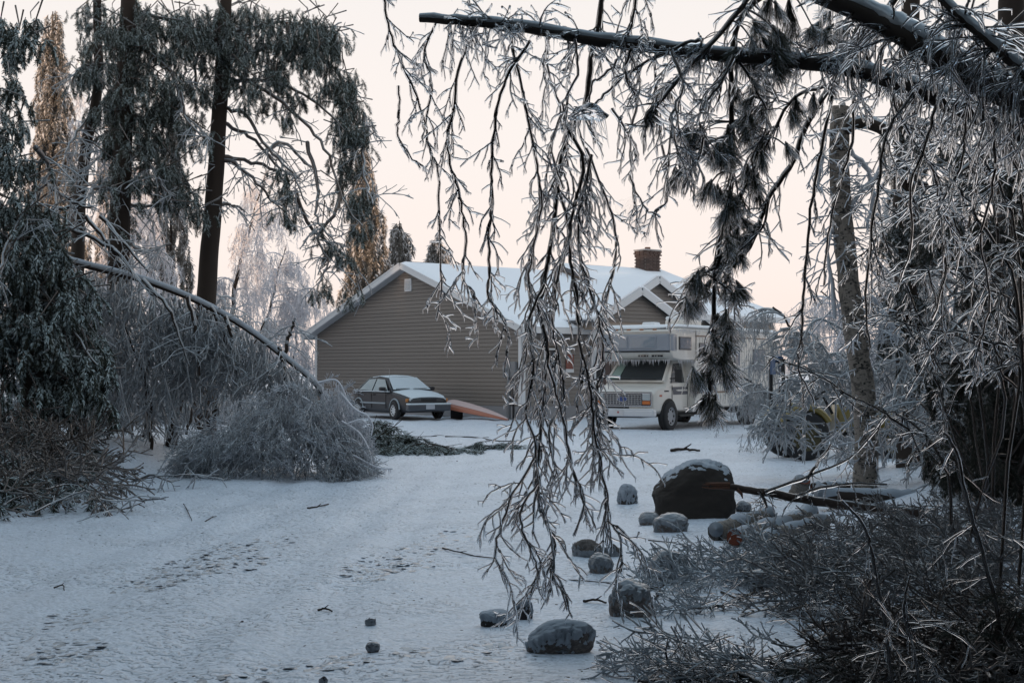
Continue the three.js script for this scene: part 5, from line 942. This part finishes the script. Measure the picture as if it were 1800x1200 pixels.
// thin bare saplings close to the camera at the lower right
function sapling(label, d, px, r) { const p0 = at(px[0], px[1], d), root = thing('sapling', V(p0.x, groundY(p0.x, -d) - 0.02, -d), 0, label, 'sapling'), B = { wood: new MB(), ice: new MB() }, o0 = root.position, p = kinky([V(0, 0, 0), ...line(d, ...px.slice(2)).map((q) => q.sub(o0))], px.length * 2, 0.004); B.wood.tube(p, taper(p.length, r, r * 0.45), 7); B.ice.tube(p.map((q) => q.clone().add(V(0, 0, 0))), taper(p.length, r * 1.25, r * 0.8), 7, 0.3); fringe(B, p, 10, 0.3, 0.0022, 1, { ...NEAR, ice: 0.0035 }); stuff(B.wood.build('stem', M.barkWet, root)); stuff(B.ice.build('ice_coat', M.ice, root)); }
seed(850);
sapling('thin dark sapling standing upright in the lower right brush', 6.4, [1570, 1210, 1560, 1120, 1548, 1050, 1530, 960, 1520, 925, 1480, 880], 0.009);
sapling('thin dark sapling slanting left near the right edge', 6.8, [1770, 1190, 1750, 1060, 1725, 960, 1700, 880, 1680, 790, 1660, 760], 0.010);
sapling('short forked sapling at the bottom right corner', 6.0, [1640, 1240, 1605, 1140, 1590, 1070, 1600, 1010], 0.007);
// ---------- boulders and stones along the drive ----------
const rockMats = [0.8, 1, 1.25].map((k) => { const a = lattice(32, 90 + k * 10), b = lattice(110, 95 + k * 10); const t = dataTex(256, 256, (u, v) => { const q = (0.75 + 0.35 * a(u, v)) * (0.8 + 0.4 * b(u, v)); return [Math.min(255, 92 * k * q), Math.min(255, 84 * k * q), Math.min(255, 80 * k * q)]; }, true); return std(lin(1, 1, 1), 0.85, { map: t }); });
const glazeM = phys(lin(0.19, 0.20, 0.215), 0.35, { clearcoat: 0.8, clearcoatRoughness: 0.15 });
function stone(name, label, cat, x, y, wpx, hpx, o = {}) {
  const g0 = gp(x, y + hpx * 0.5), d = -g0.z, s = d / FOCAL, w = wpx * s * 0.5, h = hpx * s, root = thing(name, V(g0.x, groundY(g0.x, g0.z), g0.z - w * 0.3), o.turn || 0, label, cat, o.group);
  const g = mergeVertices(new THREE.IcosahedronGeometry(1, o.detail || 28).deleteAttribute('uv').deleteAttribute('normal')), p = g.attributes.position, ph = R() * 50, facets = Array.from({ length: o.facets ?? 4 }, () => { const f = randDir(); f.w = rr(0.72, 0.88); return f; }), uv = new Float32Array(p.count * 2);
  for (let k = 0; k < p.count; k++) {
    let v = V(p.getX(k), p.getY(k), p.getZ(k)); uv[k * 2] = Math.atan2(v.z, v.x) * w * 0.8; uv[k * 2 + 1] = v.y * h;
    const e = o.box || 2.05, n = Math.pow(Math.pow(Math.abs(v.x), e) + Math.pow(Math.abs(v.y), e) + Math.pow(Math.abs(v.z), e), -1 / e); v.multiplyScalar(n * 0.92);
    for (const f of facets) { const e2 = v.dot(f) - f.w; if (e2 > 0) v.addScaledVector(f, -e2 * 0.7); }
    const q = 1 + 0.13 * nz(v.x * 1.1 + ph, v.y * 1.1, v.z * 1.1) + 0.07 * nz(v.x * 3 + ph, v.y * 3, v.z * 3) + 0.022 * nz(v.x * 9, v.y * 9 + ph, v.z * 9) + 0.012 * nz(v.x * 24, v.y * 24 + ph, v.z * 24);
    v.multiplyScalar(q); if (o.lean) v.x += o.lean * v.y; if (o.topDip) v.y -= o.topDip * (v.x - 0.3) * (v.x - 0.3) * (v.y > 0 ? v.y : 0) * (v.x < 0.3 ? 1 : 0.35);
    p.setXYZ(k, v.x * w, v.y * h * (o.sink || 0.80) + h * (1 - (o.sink || 0.80)) * (o.sink ? 1.05 : 0.55), v.z * w * (o.deep || 0.85));
  }
  g.setAttribute('uv', new THREE.BufferAttribute(uv, 2)); g.computeVertexNormals(); const m = part('stone', g, o.mat || rockMats[Math.floor(R() * 3)], root);
  // ice and snow lying on the upper side: the same surface raised where it faces up, with a ragged edge
  const c = g.clone(), cp = c.attributes.position, cn = g.attributes.normal, idx = c.index, keep = [], t = new Float32Array(p.count);
  for (let k = 0; k < p.count; k++) { const ny = cn.getY(k) + 0.35 * nz(p.getX(k) * 70, p.getY(k) * 70, p.getZ(k) * 70) * (o.ragged ? 0.4 : 1) + (o.ragged ?? 0.45) * nz(p.getX(k) * 12 / Math.max(0.3, w), p.getY(k) * 12, p.getZ(k) * 12); t[k] = sstep(o.cap0 ?? 0.25, (o.cap0 ?? -0.1) + 0.35, ny); const th = (o.thick ?? 0.02) * t[k] + 0.0015; cp.setXYZ(k, p.getX(k) + cn.getX(k) * th * 0.6, p.getY(k) + th, p.getZ(k) + cn.getZ(k) * th * 0.6); }
  for (let k = 0; k < idx.count; k += 3) { const a = idx.getX(k), b = idx.getX(k + 1), e = idx.getX(k + 2); if (t[a] + t[b] + t[e] > 0.15) keep.push(a, b, e); }
  c.setIndex(keep); c.deleteAttribute('uv'); c.computeVertexNormals(); part(o.snowy ? 'snow_cap' : 'ice_glaze', c, o.snowy || glazeM, m);
  return root;
}
seed(901);
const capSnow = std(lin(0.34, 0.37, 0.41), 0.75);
stone('boulder', 'largest dark boulder with a rounded snow cap right of the drive', 'boulder', 1225, 858, 150, 100, { detail: 30, box: 3.4, topDip: 0.35, sink: 0.70, facets: 0, thick: 0.022, cap0: 0.72, ragged: 0.15, snowy: capSnow, mat: std(lin(0.035, 0.027, 0.022), 0.9) });
stone('rock', 'dark rock half sunk in snow with a smaller one at its right shoulder', 'rock', 1033, 960, 62, 32, { thick: 0.015 });
stone('rock', 'small brown rock at the right shoulder of the half sunk dark rock', 'rock', 1076, 965, 30, 26, { thick: 0.012 });
stone('rock', 'pale glazed rock just below the half sunk dark pair', 'rock', 1056, 990, 42, 32, { thick: 0.03, cap0: 0 });
stone('rock', 'tall leaning glazed rock at the tip of the iced brush', 'rock', 1166, 992, 52, 52, { lean: 0.45, thick: 0.025, cap0: 0, box: 3 });
stone('rock', 'biggest of the front rocks, squarish with a frosted top and dark base', 'rock', 1112, 1050, 80, 64, { detail: 24, box: 2.7, thick: 0.02, cap0: 0.3 });
stone('rock', 'long low snow glazed slab nearest the bottom centre', 'rock', 985, 1120, 118, 52, { detail: 24, lean: 0.3, thick: 0.03, cap0: 0.2, snowy: capSnow, deep: 0.6 });
stone('rock', 'flat chip of rock at the right foot of the long low slab', 'rock', 990, 1138, 60, 14, { thick: 0.01 });
stone('rock', 'low dark rock left of the hanging twig tips', 'rock', 872, 1088, 60, 24, { thick: 0.03, cap0: 0.2, snowy: capSnow, mat: std(lin(0.04, 0.033, 0.03), 0.9) });
stone('rock', 'small upright dark rock under the lowest hanging twigs', 'rock', 922, 1070, 30, 36, { thick: 0.02, cap0: 0.3, snowy: capSnow, mat: std(lin(0.035, 0.03, 0.03), 0.9) });
stone('rock', 'pale low mound of glazed rock in front of the boulder', 'rock', 1180, 918, 62, 32, { thick: 0.03, cap0: -0.1 });
stone('rock', 'pale small rock left of the low glazed mound before the boulder', 'rock', 1142, 912, 36, 20, { thick: 0.03, cap0: -0.1 });
stone('rock', 'bluish snowed rock standing in the hollow left of the boulder', 'rock', 1104, 868, 36, 36, { thick: 0.03, cap0: 0, snowy: capSnow });
stone('rock', 'round glazed rock at the boulder\'s right foot', 'rock', 1308, 890, 28, 18, { thick: 0.02, cap0: 0 });
stone('rock', 'glazed rock caught inside the iced brush', 'rock', 1345, 1022, 50, 44, { thick: 0.02, cap0: 0, box: 3 });
stone('rock', 'brown stone peeping from snow at the left foot of the boulder', 'rock', 1160, 901, 26, 8, { thick: 0.004, cap0: 0.8, mat: std(lin(0.16, 0.07, 0.04), 0.9) });
stone('rock', 'fist sized frozen clod on the open drive', 'rock', 651, 1092, 18, 14, { thick: 0.01 });
stone('rock', 'dark clod at the very bottom of the drive', 'rock', 568, 1194, 15, 14, { thick: 0.004, mat: std(lin(0.05, 0.04, 0.04), 0.9) });
stone('rock', 'little glazed lump below the frozen clod on the drive', 'rock', 655, 1140, 20, 14, { thick: 0.02, cap0: 0 });
// ---------- cut birch logs ----------
const cutWood = (() => { const t = dataTex(128, 128, (u, v) => { const r = Math.hypot(u - 0.5, v - 0.5) * 2, q = 0.85 + 0.15 * Math.sin(r * 34 + 3 * nz(u * 4, v * 4, 1)); return [120 * q, 56 * q, 30 * q]; }, true); return std(lin(1, 1, 1), 0.8, { map: t }); })();
function log(label, a, b, r, end, cut) {
  const root = thing('log', a.clone().lerp(b, 0.5), 0, label, 'log'), o0 = root.position, m = [], n = 14; for (let k = 0; k <= n; k++) m.push(a.clone().lerp(b, k / n).sub(o0).add(V(rr(-0.006, 0.006), rr(-0.004, 0.004), 0)));
  part('bark', barkTube(m, r, r * 0.92, 18), end ? birchBark : M.bark, root);
  const dir = b.clone().sub(a).normalize(); for (const [q, s, rad] of [[a, -1, r], [b, 1, r * 0.92]]) { if (cut && !cut.includes(s)) continue; const g = new THREE.CircleGeometry(rad * 0.92, 22), e = part('cut_end', g, cutWood, root); e.position.copy(q).sub(o0).addScaledVector(dir, s * 0.004); e.quaternion.setFromUnitVectors(V(0, 0, 1), dir.clone().multiplyScalar(s)); }
  const c = new MB(); c.tube(m, m.map((_, k) => r * (0.84 + 0.5 * nz(k * 0.9, r * 50, 4))), 12, 0.30); c.build('snow_cap', capSnow, root); return root;
}
seed(920);
const lift = (p, y) => p.clone().add(V(0, y, 0));
log('frosty birch log with shaggy bark whose round orange cut end faces right', lift(gp(1258, 950), 0.08), at(1352, 905, 14.0), 0.085, true, [1]);
log('birch log with orange cut end facing left, in front of the shaggy one', lift(gp(1292, 962), 0.09), at(1400, 912, 14.6), 0.078, true, [-1]);
log('dark topped log slanting right behind the front pair of logs', at(1330, 948, 13.2), at(1428, 900, 14.2), 0.085, true, [1]);
log('snow covered log under the dark topped one', lift(gp(1340, 958), 0.05), at(1450, 915, 13.9), 0.075, true, []);
log('low dark log lying far right behind the log pile', at(1440, 872, 15.6), at(1640, 880, 16.0), 0.10, false, [-1]);
log('upright pale split block standing behind the snapped branch', gp(1400, 878), lift(gp(1412, 880), 0.26), 0.11, true, [1]);
log('brown cut log at the foot of the snapped birch trunk', at(1430, 858, 17.0), at(1490, 856, 17.2), 0.07, false, [-1]);
{ // branch snapped off, its torn orange end in front of the boulder
  const a = at(1246, 853, 13.6), root = thing('snapped_branch', a.clone(), 0, 'brown snapped branch with torn orange end crossing before the boulder', 'branch'), o0 = root.position, rel = (p) => p.map((q) => q.sub(o0));
  const m = new MB(), pts = rel(kinky([a, ...line(13.7, 1300, 858, 1360, 868, 1430, 880, 1520, 892, 1640, 905)], 26, 0.006)); m.tube(pts, taper(27, 0.030, 0.055), 9); m.build('stem', std(lin(0.05, 0.032, 0.024), 0.8), root);
  const e = new MB(); for (let k = 0; k < 9; k++) { const q = pts[0].clone().add(V(rr(0, 0.02), rr(-0.025, 0.025), rr(-0.02, 0.02))); e.tube([q.clone().add(V(0.20, 0, 0)), q, q.clone().add(V(-rr(0.02, 0.09), rr(-0.01, 0.01), 0))], [0.016, 0.013, 0.002], 5); } e.tube(rel(line(13.65, 1296, 860, 1304, 868, 1306, 876)), [0.02, 0.016, 0.004], 5); e.build('torn_wood', std(lin(0.11, 0.05, 0.03), 0.85), root);
  const B = { wood: new MB(), ice: new MB() }; for (const px of [[1345, 864, 1400, 845, 1450, 825, 1500, 800, 1560, 730], [1420, 842, 1440, 810, 1462, 780], [1335, 862, 1345, 880, 1348, 892], [1400, 872, 1440, 858, 1490, 850, 1560, 852]]) { const p = rel(kinky(line(13.6, ...px), 14, 0.006)); coat(B, p, 0.014, 0.006, { ice: 0.005, sides: 6, wr: 6 }); fringe(B, p, 6, 0.3, 0.003, 1, NEAR); }
  stuff(B.wood.build('side_branches', M.barkWet, root)); stuff(B.ice.build('ice_coat', M.ice, root));
  const c = new MB(); c.tube(pts.slice(4), taper(23, 0.024, 0.044), 8, 0.35); c.build('ice_cap', M.frostGrey, root);
}
// ---------- iced brush heaped along the right foreground ----------
function groundBrush(label, c, n, pick, dirOf, sticks, mats, size) {
  const S = new Scatter(BRUSH); return stickPile('brush_pile', label, gp(...c), (B, root, rel) => {
    const o0 = root.position; for (let k = 0; k < n; k++) { const p = pick(); S.aim(p.sub(o0), dirOf(), rr(size[0], size[1])); }
    S.build(root, ['dark_twigs', 'icy_twigs'], mats);
    for (const [px, lifts, r] of sticks) { const pts = []; for (let k = 0; k < px.length; k += 2) pts.push(rel(gp(px[k], px[k + 1] + lifts * 40).add(V(0, lifts * (0.10 + 0.03 * (k % 4)), 0)))); const q = kinky(pts, 22, 0.008); coat(B, q, r, r * 0.4, { ice: 0.006, sides: 6, wr: 6 }); fringe(B, q, 34, 0.42, 0.0028, 2, { ...NEAR, droop: 0.03 }); }
  }, [M.barkWet, M.ice]);
}
const leftish = () => V(rr(-1.5, 0.1), rr(-0.16, 0.12), rr(-0.3, 0.7));
const over = (x0, x1, y0, y1, top) => () => { const x = rr(x0, x1), y = y0(x) + (y1(x) - y0(x)) * R(); return gp(x, y).add(V(0, rr(0.02, top), 0)); };
seed(940);
groundBrush('iced brush spilling left between the tall leaning rock and the logs', [1280, 1010], 90, over(1190, 1480, (x) => 985, (x) => 1040 - (x - 1175) * 0.02, 0.12), leftish, [[[1480, 985, 1400, 985, 1330, 990, 1270, 985], 0.5, 0.010], [[1430, 1000, 1330, 1040, 1270, 1060, 1210, 1070], 0.3, 0.010], [[1360, 960, 1300, 975, 1230, 975], 0.4, 0.008]], [M.twigDark, M.frostGrey], [0.3, 0.6]);
groundBrush('wide bank of fallen iced branches behind the lower right saplings', [1560, 1000], 300, over(1420, 1830, (x) => 925 + (1560 - Math.min(1560, x)) * 0.35, (x) => 1090, 0.26), leftish, [[[1800, 960, 1660, 985, 1530, 1000, 1400, 1030], 1.0, 0.016], [[1780, 1010, 1650, 1020, 1500, 1035, 1390, 1075], 0.8, 0.013], [[1800, 1060, 1680, 1050, 1560, 1070, 1420, 1110], 0.8, 0.012], [[1790, 930, 1650, 930, 1520, 945, 1420, 960], 0.8, 0.016], [[1700, 900, 1600, 930, 1480, 985], 0.7, 0.012], [[1740, 1090, 1600, 1090, 1480, 1130, 1380, 1160], 0.5, 0.010]], [M.barkWet, M.twigIce], [0.25, 0.6]);
groundBrush('dark iced brush filling the lower right corner', [1640, 1160], 210, over(1500, 1840, (x) => 1090, (x) => 1240, 0.18), leftish, [[[1840, 1130, 1700, 1120, 1580, 1150, 1450, 1190], 0.9, 0.012], [[1800, 1180, 1680, 1170, 1560, 1200], 0.7, 0.010], [[1820, 1090, 1740, 1100, 1640, 1160], 0.8, 0.01]], [M.barkWet, M.twigDark], [0.22, 0.5]);
groundBrush('heap of glassy ice covered branches at the bottom edge right of centre', [1240, 1185], 36, over(1110, 1480, (x) => 1150 - (x - 1110) * 0.03, (x) => 1235, 0.12), leftish, [[[1440, 1190, 1330, 1165, 1250, 1160, 1160, 1185], 0.4, 0.012], [[1380, 1215, 1280, 1190, 1200, 1190, 1120, 1205], 0.4, 0.012], [[1300, 1150, 1290, 1185, 1310, 1215], 0.5, 0.012], [[1250, 1215, 1200, 1170, 1150, 1165], 0.4, 0.008]], [M.barkWet, M.frostGrey], [0.2, 0.45]);
groundBrush('thin iced twigs lying beside the squarish front rock', [1195, 1070], 30, over(1150, 1270, (x) => 1020, (x) => 1085, 0.08), leftish, [], [M.twigDark, M.frostGrey], [0.2, 0.4]);
// dark undergrowth masses in the lower right
for (const [label, x, y, d, blobs] of [['small dark evergreen bush at the bottom right corner', 1720, 1150, 6.8, [[1700, 1150, 60, 40, 36], [1785, 1100, 40, 60, 36]]], ['low dark evergreen sprig at the bottom edge before the iced brush', 1470, 1190, 6.8, [[1470, 1180, 60, 24, 26]]]]) {
  const p = at(x, y, d), t = thing('evergreen_bush', V(p.x, groundY(p.x, -d) - 0.02, -d), 0, label, 'bush'), S = new Scatter(NEEDLES), st = new MB();
  blobPoints(blobs, d, 0.25, (q) => { const w = q.sub(t.position); S.add(w, rr(0, 6.28), rr(-0.4, 0.4), rr(0.1, 1.0), rr(0.10, 0.20)); if (R() < 0.25) st.tube([V(rr(-0.1, 0.1), 0, rr(-0.05, 0.05)), w.clone().multiplyScalar(0.6), w], [0.008, 0.006, 0.003], 5); });
  S.build(t, ['foliage', 'ice_crust'], [M.needleDark, M.twigDark]); stuff(st.build('stems', M.bark, t));
}
// ---------- sticks lying on the snow ----------
seed(960);
for (const [label, r, px] of [
  ['dark stick curving in from under the hanging twigs on the drive', 0.007, [778, 964, 800, 972, 835, 978, 868, 982]], ['thick dark stick lying on open snow before the motorhome', 0.035, [1180, 794, 1205, 793, 1230, 795]],
  ['short dark stick pointing to the log pile in the front right snow', 0.009, [1268, 1042, 1298, 1058, 1326, 1076]], ['thin stick lying flat beside the short dark stick', 0.007, [1305, 1050, 1330, 1047, 1352, 1043]],
  ['thin twig standing askew on the left of the drive', 0.006, [322, 886, 330, 902, 337, 916]], ['short twig right of the askew one', 0.006, [360, 917, 372, 912, 380, 908]],
  ['long thin stick beside the small scrap of pine bough', 0.018, [782, 768, 830, 770, 880, 776, 920, 776]], ['twig trailing over snow left of the leaning glazed rock', 0.006, [1140, 950, 1190, 958, 1225, 984]],
  ['flat dark splinter left of the squarish front rock', 0.010, [1026, 1058, 1050, 1059, 1066, 1061]], ['thin bowed twig crossing from the stones to the squarish rock', 0.005, [1000, 1020, 1050, 1026, 1100, 1030, 1140, 1024]], ['curl of dark bark beside the squarish front rock', 0.014, [1145, 1035, 1160, 1040, 1152, 1056]],
  ['small dark twig far left on the drive', 0.006, [94, 1034, 108, 1032, 112, 1038]], ['brown twig with a bud end in the middle of the drive', 0.011, [540, 894, 560, 893, 577, 887]], ['dark chip like twig right of the middle of the drive', 0.009, [558, 1074, 570, 1074, 583, 1076]],
]) { const pts = []; for (let k = 0; k < px.length; k += 2) pts.push(gp(px[k], px[k + 1]).add(V(0, r * 0.8 + (k === 2 ? 0.012 : 0), 0))); const root = thing('stick', pts[0].clone(), 0, label, 'stick'), q = kinky(pts.map((p) => p.sub(root.position)), 12, r * 0.3), m = new MB(); m.tube(q, taper(13, r, r * 0.6), 6); const side = q[6].clone().add(V(r * 3, r * 3, r * 2)); m.tube([q[5], side], [r * 0.6, r * 0.3], 5); m.build('wood', M.bark, root); }
// ---------- bits of ice crust and bark on the snow ----------
{
  seed(980);
  const chip = (sd) => { seed(sd); const m = new MB(), n = 7, top = V(0, 0.28, 0), ring = []; for (let k = 0; k < n; k++) { const a = k / n * 6.283; ring.push(V(Math.cos(a) * rr(0.5, 1.1), rr(-0.05, 0.12), Math.sin(a) * rr(0.5, 1.1))); } for (let k = 0; k < n; k++) { m.tri(top, ring[(k + 1) % n], ring[k]); m.tri(ring[k], ring[(k + 1) % n], V(0, -0.2, 0)); } return m.geo(); };
  const geos = [chip(1), chip(2), chip(3)], tag2 = (name, label, cat, mat, L) => { const root = thing(name, V(0, 0, 0), 0, label, cat); root.userData.kind = 'stuff'; geos.forEach((g, i) => { const im = shade(new THREE.InstancedMesh(g, mat, Math.ceil((L.length - i) / 3))); let j = 0; for (let k = i; k < L.length; k += 3) im.setMatrixAt(j++, L[k]); im.name = 'bits'; stuff(im); root.add(im); }); };
  const put = (L, p, s, flat) => L.push(new THREE.Matrix4().compose(p, new THREE.Quaternion().setFromEuler(new THREE.Euler(rr(-0.2, 0.2), rr(0, 6.28), rr(-0.2, 0.2))), V(s * rr(0.7, 1.7), s * flat, s)));
  const A = [], B = [];
  for (const [x, y, rx, ry, n] of [[330, 1000, 70, 22, 130], [390, 970, 60, 14, 60], [420, 990, 60, 16, 60], [250, 1030, 60, 14, 50], [470, 955, 70, 10, 40], [655, 1000, 60, 24, 110], [740, 970, 50, 18, 60], [720, 998, 60, 8, 30], [120, 1145, 70, 20, 70], [130, 1090, 60, 20, 40], [800, 940, 60, 10, 40], [500, 1180, 300, 14, 90], [840, 1150, 60, 20, 30]]) for (let k = 0; k < n; k++) { const a = rr(0, 6.28), q = Math.sqrt(R()); put(A, gp(x + Math.cos(a) * q * rx, y + Math.sin(a) * q * ry - (Math.cos(a) * q * rx) * 0.15), rr(0.012, 0.045), 0.35); }
  for (let k = 0; k < 3800; k++) { const d = 5 + 32 * Math.pow(R(), 1.3), p = V(rr(-0.42, 0.30) * d, 0, -d); p.y = groundY(p.x, p.z); put(A, p, rr(0.004, 0.016) * (1 + d * 0.02), 0.4); }
  for (let k = 0; k < 1500; k++) { const d = 5 + 30 * Math.pow(R(), 1.2), p = V(rr(-0.42, 0.42) * d, 0, -d); p.y = groundY(p.x, p.z); put(B, p, rr(0.004, 0.014) * (1 + d * 0.02), 0.3); }
  tag2('ice_crumbs', 'grey scraps of broken ice crust strewn in patches over the drive', 'ice', phys(lin(0.38, 0.40, 0.43), 0.4, { clearcoat: 0.6 }), A);
  tag2('bark_litter', 'tiny dark bits of bark and twig littering the snow', 'litter', std(lin(0.06, 0.045, 0.04), 0.9), B);
}
renderer.render(scene, camera);
